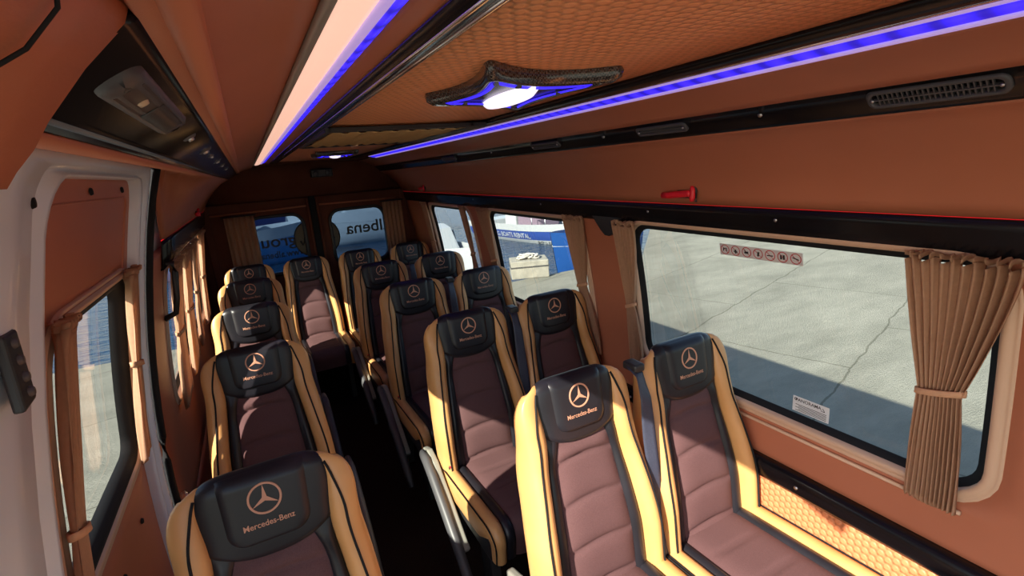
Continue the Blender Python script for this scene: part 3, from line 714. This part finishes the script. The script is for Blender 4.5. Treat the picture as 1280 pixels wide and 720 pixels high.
# ------------------------------------------------------------------ ceiling lamps (four pointed star housings)
carbon = mat('carbon fibre', (.02, .02, .02), .22, spec=.7, coat=.6)
N, L, b = nodes(carbon); tc = N.new('ShaderNodeTexCoord'); ck = N.new('ShaderNodeTexChecker'); ck.inputs['Scale'].default_value = 260
ck.inputs['Color1'].default_value = (.012, .012, .012, 1); ck.inputs['Color2'].default_value = (.10, .09, .085, 1); L.new(tc.outputs['Object'], ck.inputs['Vector']); L.new(ck.outputs['Color'], b.inputs['Base Color'])
lampw = mat('white lamp diffuser', (.8, .8, .8), .4, emit=(.66, .60, .70), es=1.0)
bluestrip = mat('blue light stripe', (.02, .01, .3), .4, emit=(.04, .02, 1.0), es=.9)
def ceiling_lamp(cx, cy, zc, ang, sx, sy, label):
    e = empty('ceiling_lamp', (cx, cy, zc), ang)
    tips = [(-.155 * sx, -.235 * sy), (.125 * sx, -.215 * sy), (.150 * sx, .235 * sy), (-.15 * sx, .085 * sy)]
    def outline(sc_, q=.30, n=14):
        pts = []
        for k in range(4):
            a = Vector(tips[k]) * sc_; b = Vector(tips[(k + 1) % 4]) * sc_; mid = (a + b) / 2 * q
            # rounded tip then concave side (quadratic bezier)
            for i in range(n):
                t = i / n; p = (1 - t) ** 2 * a + 2 * (1 - t) * t * mid + t * t * b
                pts.append(p)
        for _ in range(5): pts = [(pts[i - 1] + 2 * pts[i] + pts[(i + 1) % len(pts)]) / 4 for i in range(len(pts))]
        return pts
    rows = []
    for sc_, z in ((1.0, .020), (1.02, .010), (1.0, -.002), (.93, -.010), (.84, -.008), (.80, -.002)):
        rows.append([(p.x, p.y, z) for p in outline(sc_)])
    mb = MB(); mb.grid(rows, closed_u=True); mb.build('housing', carbon, e)
    mb = MB(); o_ = outline(.85); c0 = len(mb.v); mb.v += [(0, 0, -.006)] + [(p.x, p.y, -.004) for p in o_]; n = len(o_)
    for k in range(n): mb.f.append((0, 1 + k, 1 + (k + 1) % n))
    mb.build('face_plate', gloss, e, False)
    o1 = outline(.80); o2 = outline(.68)
    for k in range(4):
        mb = MB(); idx = [(k * 14 + i) % 56 for i in range(1, 14)]
        mb.grid([[(o1[i].x, o1[i].y, -.007) for i in idx], [(.5 * (o1[i].x + o2[i].x), .5 * (o1[i].y + o2[i].y), -.010) for i in idx], [(o2[i].x, o2[i].y, -.007) for i in idx]])
        mb.build('blue_stripe', bluestrip, e)
    mb = MB(); rows = []
    a_ = math.atan2(.17, .06)
    for r, z in ((0.001, -.020), (.5, -.019), (.85, -.015), (1, -.006)):
        rows.append([(r * (.036 * math.cos(t)) * sx + r * .02 * math.sin(t) * sx, r * .125 * math.sin(t) * sy, z) for t in [2 * PI * k / 32 for k in range(32)]])
    mb.grid(rows, closed_u=True); mb.build('diffuser', lampw, e)
    for x, y in ((-.05, -.13), (.07, -.06), (-.06, .06), (.08, .13)):
        mb = MB(); mb.lathe([(0, -.012), (.006, -.011), (.007, -.005)], (x * sx, y * sy, 0), 10); mb.build('screw', dgplas, e)
    tag(e, label, 'ceiling lamp', 'star shaped ceiling lamps')
ceiling_lamp(.532, .995, 1.884, 0, 1.18, 1.18, 'star shaped carbon ceiling lamp with white oval light, nearer one')
ceiling_lamp(.53, 3.30, 1.884, .0, 1, 1, 'star shaped carbon ceiling lamp behind the beige roof hatch blind, far one')
# roof hatch with beige fabric blind
e = empty('roof_hatch', (.50, 2.12, 1.885)); tag(e, 'roof hatch covered by gathered beige fabric blind', 'hatch')
mb = MB(); rows = []
for i in range(17):
    y = lerp(-.42, .30, i / 16); rows.append([(lerp(-.225, .235, j / 48), y, -.004 + .005 * math.sin(j * 1.1) * (.4 + .6 * abs(i / 16 - .5)) + .0015 * math.sin(i * .9)) for j in range(49)])
mb.grid(rows); o = mb.build('blind', cloth('hatch blind cloth', (.62, .42, .20), .1), e); solid(o, .002)
mb = MB(); mb.box(-.24, .25, .31, .36, -.006, .012); mb.box(-.24, .25, -.45, -.43, -.004, .012); mb.box(.235, .30, -.45, .36, -.005, .012); mb.box(-.25, -.23, -.45, .36, -.004, .012); o = mb.build('frame', bplas, e, False); bevel(o, .003)
mb = MB(); mb.box(-.02, 0, .30, .37, -.009, 0); o = mb.build('handle', beige, e, False)
# rear camera box
e = empty('monitor_speaker', (.62, 4.70, 1.80)); tag(e, 'small black box speaker on the rear ceiling panel', 'speaker')
mb = MB(); mb.box(-.09, .09, -.03, .03, -.035, .035); o = mb.build('body', bplas, e, False); bevel(o, .01, 3)
for x in (-.05, .05): mb = MB(); mb.lathe([(0, -.036), (.022, -.034), (.025, -.028)], (x, 0, 0), 16, 'y'); mb.build('cone', dgplas, e)

# ------------------------------------------------------------------ air vents
def vent(label, yc, L_, H_, mt, nb):
    e = empty('air_vent', (1.1195, yc, 1.8055)); e.rotation_euler = (0, math.radians(-41), 0)   # local +X looks away from the cabin
    e.rotation_euler = (0, math.radians(49), 0)
    # local: x along slope (down), y along van, z outwards (away)
    def fr(rectg, z): return [(x, y, z) for y, x in rrect(-L_ / 2 + rectg, L_ / 2 - rectg, -H_ / 2 + rectg, H_ / 2 - rectg, max(.004, H_ * .35 - rectg * .5), 6, 5)]
    mb = MB(); mb.grid([fr(0, .003), fr(0, -.004), fr(.002, -.007), fr(.007, -.008), fr(.009, -.004), fr(.009, .001)], closed_u=True); mb.build('bezel', mt, e)
    mb = MB(); mb.box(-H_ / 2 + .006, H_ / 2 - .006, -L_ / 2 + .012, L_ / 2 - .012, .000, .0015); mb.build('backing', rubber, e, False)
    mb = MB()
    for k in range(nb):
        y = lerp(-L_ / 2 + .022, L_ / 2 - .022, k / (nb - 1)); mb.box(-H_ / 2 + .007, H_ / 2 - .007, y - .0012, y + .0012, -.006, .001)
    mb.box(-.0015, .0015, -L_ / 2 + .012, L_ / 2 - .012, -.007, .001)
    mb.build('louvre', mt, e, False)
    for q in (-1, 1): mb = MB(); mb.lathe([(0, -.010), (.003, -.009), (.0035, -.007)], (0, q * (L_ / 2 - .011), 0), 10); mb.build('screw', steel, e)
    tag(e, label, 'air vent', 'air vents in the right black strip')
vent('large dark grey air vent grille nearest the top right corner', .480, .215, .042, dgplas, 22)
vent('smaller air vent in the black strip, second from the right', 1.150, .200, .032, dgplas, 26)
vent('third small air vent in the black strip, dim', 1.80, .210, .030, dgplas, 24)
vent('far air vent near the rear end of the black strip', 2.9, .210, .030, dgplas, 24)

# left reading lamp and dials in the left black strip
smoke = mat('smoked ribbed plastic', (.055, .048, .045), .35, spec=.4)
lz = math.atan2(.034, .064)
def onstrip(y, t=.5, out=0):  # t from top edge to bottom edge of the left strip; out toward cabin
    return Vector((lerp(-.036, -.100, t) + .47 * out * 1, y, lerp(1.842, 1.808, t) - .88 * out))
e = empty('reading_lamp', onstrip(.49, .27)); e.rotation_euler = (0, -lz, 0); tag(e, 'smoked ribbed reading lamp set in the black strip at the top left', 'reading lamp')
mb = MB()
def fr2(g, z): return [(x, y, z) for y, x in rrect(-.130 + g, .130 - g, -.0145 + g, .0145 - g, .012 - g * .5, 6, 5)]
mb.grid([fr2(0, .002), fr2(0, -.006), fr2(.004, -.010), fr2(.01, -.011)], closed_u=True); mb.build('housing', dgplas, e)
mb = MB(); mb.box(-.0095, .0095, -.115, .115, -.0105, .0); mb.build('lens', smoke, e, False)
mb = MB()
for k in range(26): y = -.03 + .12 * k / 25; mb.tube([(-.009, y, -.011), (.009, y, -.011)], .0011, 6)
mb.build('rib', smoke, e)
mb = MB(); mb.lathe([(0, -.013), (.003, -.0125), (.004, -.010)], (0, -.07, 0), 14); mb.build('bulb', mat('warm bulb', (.45, .33, .22), .3, emit=(1, .6, .3), es=.02), e)
e['group'] = 'left strip fittings'
for y, r, lab in ((.79, .009, 'round grey button just behind the reading lamp'), (1.10, .013, 'round speaker dial after the button in the left strip'), (1.30, .007, 'small round button after the speaker dial'), (1.6, .012, 'middle round dial in the left black strip'), (1.95, .010, 'far small round dial in the left strip'), (2.4, .012, 'last round dial in the left strip by the rear end')):
    e = empty('strip_dial', onstrip(y, .25)); e.rotation_euler = (0, -lz, 0); tag(e, lab, 'dial', 'left strip fittings')
    mb = MB(); mb.lathe([(r, .002), (r, -.004), (r * .8, -.006), (0, -.0065)], n=18); mb.build('dial', dgplas, e)
    mb = MB(); mb.lathe([(r * .45, -.006), (r * .4, -.009), (0, -.0095)], n=14); mb.build('knob', steel, e)

# ------------------------------------------------------------------ emergency hammers
def hammer(label, loc, rz=0, sc_=1, mirror=1):
    e = empty('emergency_hammer', loc, rz); e.scale = (sc_, sc_, sc_)
    mb = MB(); mb.tube([(0, .085, -.004), (0, .05, -.003), (0, .03, -.001), (0, -.03, .004), (0, -.045, .005)], [.012, .013, .008, .009, .012], 10, ry=.012); mb.build('handle', redp, e)
    mb = MB(); mb.tube([(0, -.052, .030), (0, -.052, .018), (0, -.05, -.010), (0, -.05, -.022)], [.004, .011, .011, .005], 10, ry=.009); mb.build('head', redp, e)
    mb = MB(); mb.tube([(.004, -.058, .036), (.004, -.064, .01), (.004, -.062, -.024)], .004, 8); mb.box(.004, .012, -.06, .02, -.012, .014); mb.build('holder', bplas, e, False)
    tag(e, label, 'emergency hammer', 'emergency hammers')
hammer('red emergency hammer on the brown panel above the largest side window', (1.332, 1.275, 1.604))
hammer('small red emergency hammer far back on the right panel', (1.33, 4.15, 1.606))
hammer('red emergency hammer on the left panel above the curtains', (-.292, 3.85, 1.60), PI)
# grab handle at left pillar
mb = MB(); z0_ = 1.475
mb.tube([(wx(-1, 1.47, .0), 2.46, 1.475), (wx(-1, 1.46, .035), 2.46, 1.47), (wx(-1, 1.42, .045), 2.46, 1.43), (wx(-1, 1.33, .045), 2.46, 1.32), (wx(-1, 1.27, .04), 2.46, 1.26), (wx(-1, 1.24, .0), 2.46, 1.24)], .012, 10)
o = mb.build('grab_handle', bplas); tag(o, 'black vertical grab handle on the brown pillar behind the door', 'handle')

# seat belt reel at the door pillar foot
e = empty('door_latch', (wx(-1, .62, .03), 2.00, .50)); tag(e, 'chrome and black latch at the foot of the white door pillar', 'latch')
mb = MB(); mb.tube([(0, -.06, .16), (.01, -.02, .15), (.012, .03, .15), (0, .05, .16)], .014, 10); mb.build('cap', chrome, e)
mb = MB(); mb.tube([(.005, 0, .14), (.01, .005, .08), (.01, .0, 0)], [.03, .026, .02], 10); mb.build('body', bplas, e)

# plastic cup-shaped thing at the lower right, next to the wall
e = empty('storage_bin', (1.435, .465, .0)); tag(e, 'rounded black plastic lid at the lower right beside the wall', 'bin')
mb = MB(); mb.lathe([(.11, .0), (.115, .40), (.118, .52), (.112, .535), (.10, .53), (.09, .50), (.085, .3)], n=32); o = mb.build('body', bplas, e); 
mb = MB(); mb.lathe([(.112, .530), (.118, .535), (.112, .545), (.106, .54)], n=32); mb.build('rim', rubber, e)
for ch in kids(e): ch.scale = (.40, .50, 1.03)
mb = MB(); mb.box(-.02, .02, -.012, .012, -.03, .012); o = mb.build('wall_socket', dgplas, None, False, loc=(1.473, .86, .40)); bevel(o, .004); tag(o, 'small grey clip on the orange quilted side panel behind the seat buckle', 'clip')

# ------------------------------------------------------------------ stickers
paper = mat('translucent white sticker', (.62, .60, .60), .6)
redink = mat('red ink', (.45, .03, .04), .6)
e = empty('prohibition_sticker', (wx(1, 1.415, -.028), 1.045, 1.415)); e.rotation_euler = (0, math.radians(-10), 0)
mb = MB(); mb.box(-.0006, 0, -.150, .150, -.0205, .0205); mb.build('backing', paper, e, False)
for k in range(7):
    y = .128 - k * .0427
    mb = MB(); rows = [[(-.0014, y + r * math.cos(a), r * math.sin(a)) for a in [2 * PI * i / 24 for i in range(24)]] for r in (.0150, .0178)]; mb.grid(rows, closed_u=True)
    mb.tube([(-.0014, y - .011, -.011), (-.0014, y + .011, .011)], .0008, 6); o = mb.build('prohibition_sign', redink, e, False)
    mb = MB()
    if k == 0: mb.tube([(-.0012, y - .006, -.005), (-.0012, y - .006, .005), (-.0012, y + .006, .004), (-.0012, y + .006, -.005)], .002, 6)
    elif k == 1: mb.tube([(-.0012, y, -.009), (-.0012, y, .004)], .0028, 6); mb.tube([(-.0012, y - .006, -.004), (-.0012, y + .006, -.002)], .002, 6)
    elif k == 2: mb.tube([(-.0012, y - .006, -.001), (-.0012, y + .006, -.001)], .004, 6); mb.tube([(-.0012, y + .004, .0), (-.0012, y + .007, .009)], .0014, 6)
    elif k == 3: mb.tube([(-.0012, y, -.008), (-.0012, y - .002, .006)], .0035, 6)
    elif k == 4: mb.tube([(-.0012, y - .010, -.001), (-.0012, y + .010, -.001)], .0018, 6)
    elif k == 5: mb.tube([(-.0012, y - .004, -.007), (-.0012, y - .004, .007)], .003, 6); mb.tube([(-.0012, y + .005, -.007), (-.0012, y + .005, .006)], .003, 6)
    else: mb.tube([(-.0012, y - .010, -.003), (-.0012, y, .0), (-.0012, y + .010, .003)], .0016, 6)
    mb.build('pictogram', ink, e, False)
tag(e, 'row of seven red ringed prohibition signs on the largest side window', 'sticker')
e = empty('maker_sticker', (wx(1, .905, -.028), .878, .908)); e.rotation_euler = (0, math.radians(0), 0)
mb = MB(); mb.box(-.0006, 0, -.060, .060, -.028, .026); mb.build('backing', mat('white sticker paper', (.62, .64, .66), .6), e, False)
def stk(s, size, y, z, sx=1): text_obj('lettering', s, size, ink, lambda a, b_: (-.0012, y - a * sx, z + b_), e)
stk('PANORAMA', .0155, .008, .010)
for k in range(5):
    mb = MB(); mb.box(-.0012, -.0008, -.052, .050 - .01 * (k % 2), -.002 - k * .0052 - .0009, -.002 - k * .0052 + .0009); mb.build('printed_line', ink, e, False)
mb = MB(); mb.tube([(-.0010, .050 + .004 * math.cos(a), .016 + .004 * math.sin(a)) for a in [2 * PI * i / 12 for i in range(13)]], .001, 6); mb.tube([(-.001, -.046, .006), (-.001, -.040, .016), (-.001, -.034, .006), (-.001, -.046, .006)], .001, 6); mb.build('symbol', ink, e, False)
tag(e, 'white printed sticker at the bottom of the largest side window', 'sticker')

# ------------------------------------------------------------------ outside
ZG, ZWAT = -.65, -1.5
conc = mat('pier concrete', (.34, .34, .29), .9, spec=.2)
N, L, b = nodes(conc); tc = N.new('ShaderNodeTexCoord')
n1 = N.new('ShaderNodeTexNoise'); n1.inputs['Scale'].default_value = .8; n1.inputs['Detail'].default_value = 9; n1.inputs['Roughness'].default_value = .65
mpn = N.new('ShaderNodeMapping'); mpn.inputs['Rotation'].default_value = (0, 0, .25); mpn.inputs['Scale'].default_value = (1, 2.2, 1)
L.new(tc.outputs['Object'], mpn.inputs[0]); L.new(mpn.outputs[0], n1.inputs['Vector'])
r = N.new('ShaderNodeValToRGB'); r.color_ramp.elements[0].position = .3; r.color_ramp.elements[1].position = .72
r.color_ramp.elements[0].color = (.185, .183, .148, 1); r.color_ramp.elements[1].color = (.31, .305, .25, 1)
L.new(n1.outputs['Fac'], r.inputs['Fac'])
br = N.new('ShaderNodeTexBrick'); br.inputs['Scale'].default_value = 1; br.inputs['Brick Width'].default_value = 3.2; br.inputs['Row Height'].default_value = 1.9; br.inputs['Mortar Size'].default_value = .012; br.inputs['Mortar Smooth'].default_value = .3
br.inputs['Color1'].default_value = (1, 1, 1, 1); br.inputs['Color2'].default_value = (.93, .93, .93, 1); br.inputs['Mortar'].default_value = (.55, .55, .52, 1)
n3 = N.new('ShaderNodeTexNoise'); n3.inputs['Scale'].default_value = 2.5; n3.inputs['Detail'].default_value = 6
va = N.new('ShaderNodeVectorMath'); va.operation = 'MULTIPLY_ADD'; va.inputs[1].default_value = (.12, .12, 0)
mp2 = N.new('ShaderNodeMapping'); mp2.inputs['Rotation'].default_value = (0, 0, -.28); mp2.inputs['Location'].default_value = (.4, .7, 0)
L.new(tc.outputs['Object'], n3.inputs['Vector']); L.new(tc.outputs['Object'], mp2.inputs[0]); L.new(n3.outputs['Color'], va.inputs[0]); L.new(mp2.outputs[0], va.inputs[2]); L.new(va.outputs[0], br.inputs['Vector'])
mx = N.new('ShaderNodeMix'); mx.data_type = 'RGBA'; mx.blend_type = 'MULTIPLY'; mx.inputs[0].default_value = 1
L.new(r.outputs['Color'], mx.inputs[6]); L.new(br.outputs['Color'], mx.inputs[7]); L.new(mx.outputs[2], b.inputs['Base Color'])
n2 = N.new('ShaderNodeTexNoise'); n2.inputs['Scale'].default_value = 28; n2.inputs['Detail'].default_value = 6; n2.inputs['Roughness'].default_value = .7; L.new(mpn.outputs[0], n2.inputs['Vector'])
bp = N.new('ShaderNodeBump'); bp.inputs['Strength'].default_value = .8; bp.inputs['Distance'].default_value = .03; L.new(n2.outputs['Fac'], bp.inputs['Height']); L.new(bp.outputs['Normal'], b.inputs['Normal'])
mb = MB(); mb.prism([(-22, -22), (60, -22), (60, 60), (8.1, 8.95), (-22, 8.95)], 'z', ZG - 1.6, ZG); o = mb.build('ground', conc, None, False); o['kind'] = 'structure'
water = mat('harbour water', (.010, .035, .075), .12, spec=.5)
N, L, b = nodes(water); tc = N.new('ShaderNodeTexCoord'); n1 = N.new('ShaderNodeTexNoise'); n1.inputs['Scale'].default_value = 1.6; n1.inputs['Detail'].default_value = 5
mpn = N.new('ShaderNodeMapping'); mpn.inputs['Scale'].default_value = (1, 2.2, 1); L.new(tc.outputs['Object'], mpn.inputs[0]); L.new(mpn.outputs[0], n1.inputs['Vector'])
bp = N.new('ShaderNodeBump'); bp.inputs['Strength'].default_value = .6; bp.inputs['Distance'].default_value = .25; L.new(n1.outputs['Fac'], bp.inputs['Height']); L.new(bp.outputs['Normal'], b.inputs['Normal'])
mb = MB(); mb.grid([[(-90, 8.9, ZWAT), (140, 8.9, ZWAT)], [(-90, 220, ZWAT), (140, 220, ZWAT)]]); o = mb.build('harbour_water', water); tag(o, kind='stuff', label='dark blue rippled harbour water behind the pier', cat='water')
# distant breakwater
rock = add_noise(mat('rock', (.25, .23, .2), .9), (.18, .17, .15), (.34, .32, .28), 1.5, .8, 3, .2)
mb = MB(); rows = []
for i in range(9):
    t = i / 8; rows.append([(x, 90 + 14 * t + random.uniform(-1, 1), -2 + 4.5 * math.sin(PI * t) + random.uniform(-.4, .4)) for x in range(-90, 141, 5)])
mb.grid(rows); o = mb.build('breakwater', rock); tag(o, 'distant rock breakwater across the water', 'breakwater')

bwhite = mat('boat white gelcoat', (.36, .39, .40), .3, coat=.3); bnavy = mat('navy hull band', (.02, .05, .22), .4); bblue = mat('bright blue hull', (.012, .07, .26), .4)
teal = mat('light blue hull', (.05, .18, .38), .4); darkgl = mat('dark boat glass', (.02, .03, .04), .1); purple = mat('mauve grey canvas', (.16, .12, .16), .9); orange = mat('orange buoy plastic', (.85, .12, .04), .5)
HP = [(0, -.2), (.35, -.19), (.62, -.08), (.80, .12), (.88, .28), (.93, .40), (.97, .55), (1.0, .70), (1.02, .85), (1.04, 1.0)]
def hull_rows(Lb, bw, hs, rake=.25):
    rows = []
    for i in range(25):
        t = i / 24; w_ = max(bw / 2 * (1 - max(0, (t - .45) / .55) ** 2.3), .01); x = lerp(-Lb / 2, Lb / 2, t)
        rows.append([(f * w_, z if z < .1 else z * hs * (1 + .35 * max(0, t - .4) ** 1.5), x + rake * max(0, z) * (t ** 3)) for f, z in HP])
    return rows
def boat(name, label, loc, rz, Lb, bw, hs, m_low, m_band, m_top, sheer=True):
    e = empty(name, loc, rz)
    R = hull_rows(Lb, bw, hs)
    for nm, mt, a, b_ in [('hull', m_low, 0, 4), ('hull_band', m_band, 4, 7), ('gunwale', m_top, 7, 9)]:
        mb = MB()
        for q in (-1, 1): mb.grid([[(x, q * y, z) for y, z, x in row[a:b_ + 1]] for row in R])
        row = R[0]; mb.grid([[(row[k][2], -row[k][0], row[k][1]), (row[k][2], row[k][0], row[k][1])] for k in range(a, b_ + 1)])
        mb.build(nm, mt, e, fix=False)
    mb = MB(); mb.grid([[(row[7][2], -row[7][0], row[7][1]), (row[7][2], 0, row[7][1] + .05), (row[7][2], row[7][0], row[7][1])] for row in R]); o = mb.build('deck', bwhite, e); solid(o, .03)
    tag(e, label, 'boat')
    return e, R
# rental boat: bow toward the van
d = Vector((10.2 - 9.3, 14.6 - 21, 0)); rz = math.atan2(d.y, d.x)
e, R = boat('rental_boat', 'white and navy rental motor boat moored across from the second side window', (10.7, 18.3, ZWAT - .1), rz, 7.2, 2.3, .86, bwhite, bnavy, bwhite)
def side_map(R, s, yoff=.035):
    def f(x, z):   # on the flank between rows 3..4
        best = min(R, key=lambda r: abs(r[6][2] - x)); t = (z - best[4][1]) / (best[8][1] - best[4][1]); return (x, s * (lerp(best[4][0], best[8][0], t) + yoff), z)
    return f
sm_ = side_map(R, -1)
text_obj('hull_lettering', 'BERG BOATS RENTAL', .29, bwhite, lambda x, y: sm_(x * .95 - .5, .31 + y), e)
text_obj('hull_lettering', 'BC 1112', .24, ink, lambda x, y: sm_(x + 1.6, .05 + y), e)
mb = MB(); mb.box(-.6, .9, -.55, .55, .62, 1.5); o = mb.build('cabin', purple, e, False); bevel(o, .08)
mb = MB(); mb.box(-3.2, -2.2, -.9, .9, .6, .9); o = mb.build('bench', bwhite, e, False); bevel(o, .05)
mb = MB(); mb.box(-2.0, -1.85, -.06, .06, .6, 2.2); mb.box(-1.6, -.8, -.5, .5, .6, 1.3); o = mb.build('console', bwhite, e, False); bevel(o, .05)
mb = MB()
for s in (-1, 1):
    mb.tube([(x, s * max(.05, 1.0 * (1 - max(0, (x + 0) / 3.9) ** 2)), 1.25) for x in (.9, 1.4, 2, 2.6, 3.2, 3.7)], .022, 8)
    for x in (.9, 1.6, 2.4, 3.2): mb.tube([(x, s * (1 - (x / 3.9) ** 2), .6), (x, s * (1 - (x / 3.9) ** 2), 1.25)], .018, 8)
mb.build('railing', steel, e)
# blue boat nearer
e, R = boat('blue_boat', 'bright blue hulled boat moored close to the pier, behind the concrete block', (8.75, 11.8, ZWAT), math.atan2(-.25, -1), 3.0, 1.5, 1.15, bblue, bblue, bblue)
mb = MB(); mb.box(-.9, -.5, -.5, .5, .7, .95); o = mb.build('bench', bwhite, e, False); bevel(o, .04)
# cabin boat seen through the last window
e, R = boat('cabin_boat', 'white cabin cruiser with dark side window seen through the last side window', (5.5, 16.0, ZWAT), -1.4, 5.4, 2.0, 1.0, bwhite, bwhite, bwhite)
mb = MB(); mb.grid([[(x, -w_, .65), (x + dx, -w_ * .8, z), (x + dx, w_ * .8, z), (x, w_, .65)] for x, dx, w_, z in ((-2.2, .1, .8, 1.8), (-.6, 0, .85, 1.9), (.2, -.15, .8, 1.75), (.9, -.05, .6, .75))]); o = mb.build('cabin', bwhite, e, False); solid(o, .04)
mb = MB()
for s in (-1, 1): mb.prism([(-1.9, 1.15), (.1, 1.15), (-.1, 1.6), (-1.8, 1.65)], 'y', s * .84, s * .89)
mb.build('side_window', darkgl, e, False)
e.scale = (.72, .72, .72)
o = MB(); o.lathe([(0, -.17), (.12, -.13), (.18, 0), (.14, .13), (.04, .20), (0, .205)], n=20); o = o.build('mooring_buoy', orange, None, loc=(7.49, 20.2, ZWAT + .3)); tag(o, 'round orange mooring buoy floating beyond the cabin boat', 'buoy')
# boats behind the rear windows

e, R = boat('moored_boat', 'light blue boat seen through the left rear window', (-.7, 22.5, ZWAT), .05, 6.0, 2.4, 1.4, teal, teal, bwhite)
mb = MB(); mb.box(-2.2, .6, -.8, .8, .95, 2.0); o = mb.build('cabin', teal, e, False); bevel(o, .12)
e, R = boat('moored_boat', 'white boat seen through the right rear window', (5.0, 25.5, ZWAT), 3.05, 6.5, 2.4, 1.5, bwhite, bwhite, bwhite)
mb = MB(); mb.box(-1.5, 1.0, -.8, .8, 1.0, 2.2); o = mb.build('cabin', bwhite, e, False); bevel(o, .15)
e, R = boat('moored_boat', 'white boat with dark stern beyond the light blue one at the rear', (-2.0, 33, ZWAT), .3, 8, 2.6, 1.6, bwhite, bnavy, bwhite)
mb = MB(); mb.box(-1.5, 2.0, -.8, .8, 1.0, 2.6); o = mb.build('cabin', bwhite, e, False); bevel(o, .15)
# concrete block with rope
pale = add_noise(mat('pale block concrete', (.42, .40, .33), .9), (.24, .23, .19), (.34, .32, .26), 6, .6, 40, .01)
e = empty('concrete_block', (5.12, 9.20, ZG), -.42); tag(e, 'pale concrete mooring block at the pier edge', 'block')
mb = MB(); mb.box(-.40, .40, -.30, .30, 0, .38); o = mb.build('body', pale, e, False); bevel(o, .02)
mb = MB(); mb.box(-.41, .41, -.31, .31, .24, .265); mb.build('band', mat('dark band', (.05, .05, .05), .8), e, False)
for ch in kids(e): pass
ropem = add_noise(mat('pale rope', (.55, .52, .45), .9), (.4, .38, .32), (.6, .57, .5), 60, .5, 200, .01)
pts = []
for k in range(60): a = k * .55; pts.append((-.02 + .26 * math.cos(a) * (.4 + .6 * math.sin(k * .13) ** 2), .16 * math.sin(a * 1.3), .02 + .03 * (1 + math.sin(k * .9))))
mb = MB(); mb.tube(pts, .018, 6); o = mb.build('mooring_rope', ropem, None, loc=(5.12, 9.20, ZG + .38), rz=-.42); tag(o, 'pale tangled rope lying on top of the concrete block', 'rope')
pts = [(6.4 + .3 * math.cos(k * .5) * (1 - k / 60) + k * .01, 8.7 + .12 * math.sin(k * .7), ZG + .03 + .02 * math.sin(k)) for k in range(40)]
mb = MB(); mb.tube(pts, .025, 6); o = mb.build('mooring_rope', ropem); tag(o, 'pale rope heap on the pier edge right of the block', 'rope')

# ------------------------------------------------------------------ the headlining rises a little towards the cab
def rise(x, y, z): return .026 * max(0, min(1.15, 1 - (y - .4) / 4.2)) * sm((z - 1.50) / .25) * sm((x + .02) / .07)
for o in list(C.objects):
    if o.parent is None and (o.type == 'MESH') and (o.name in ('ceiling', 'trim_2') or o.name.startswith(('trim_4', 'trim_5', 'trim_6', 'trim_7', 'trim_8', 'trim_2', 'trim_3'))) and o.name not in ('trim_3', 'trim_40', 'trim_41', 'trim_42', 'trim_43', 'trim_44', 'trim_50', 'trim_51', 'trim_60', 'trim_61', 'trim_62', 'trim_70', 'trim_71', 'trim_72', 'trim_73'):
        for v in o.data.vertices: v.co.z += rise(v.co.x, v.co.y, v.co.z)
    elif o.type == 'EMPTY' and o.name.startswith('led_strip'):
        for ch in kids(o):
            for v in ch.data.vertices: p = v.co + o.location; v.co.z += rise(max(p.x, .2), p.y, p.z)
    elif o.type == 'EMPTY' and o.name.startswith(('ceiling_lamp', 'roof_hatch', 'air_vent', 'emergency_hammer')):
        p = o.location; p.z += rise(p.x, p.y, p.z)
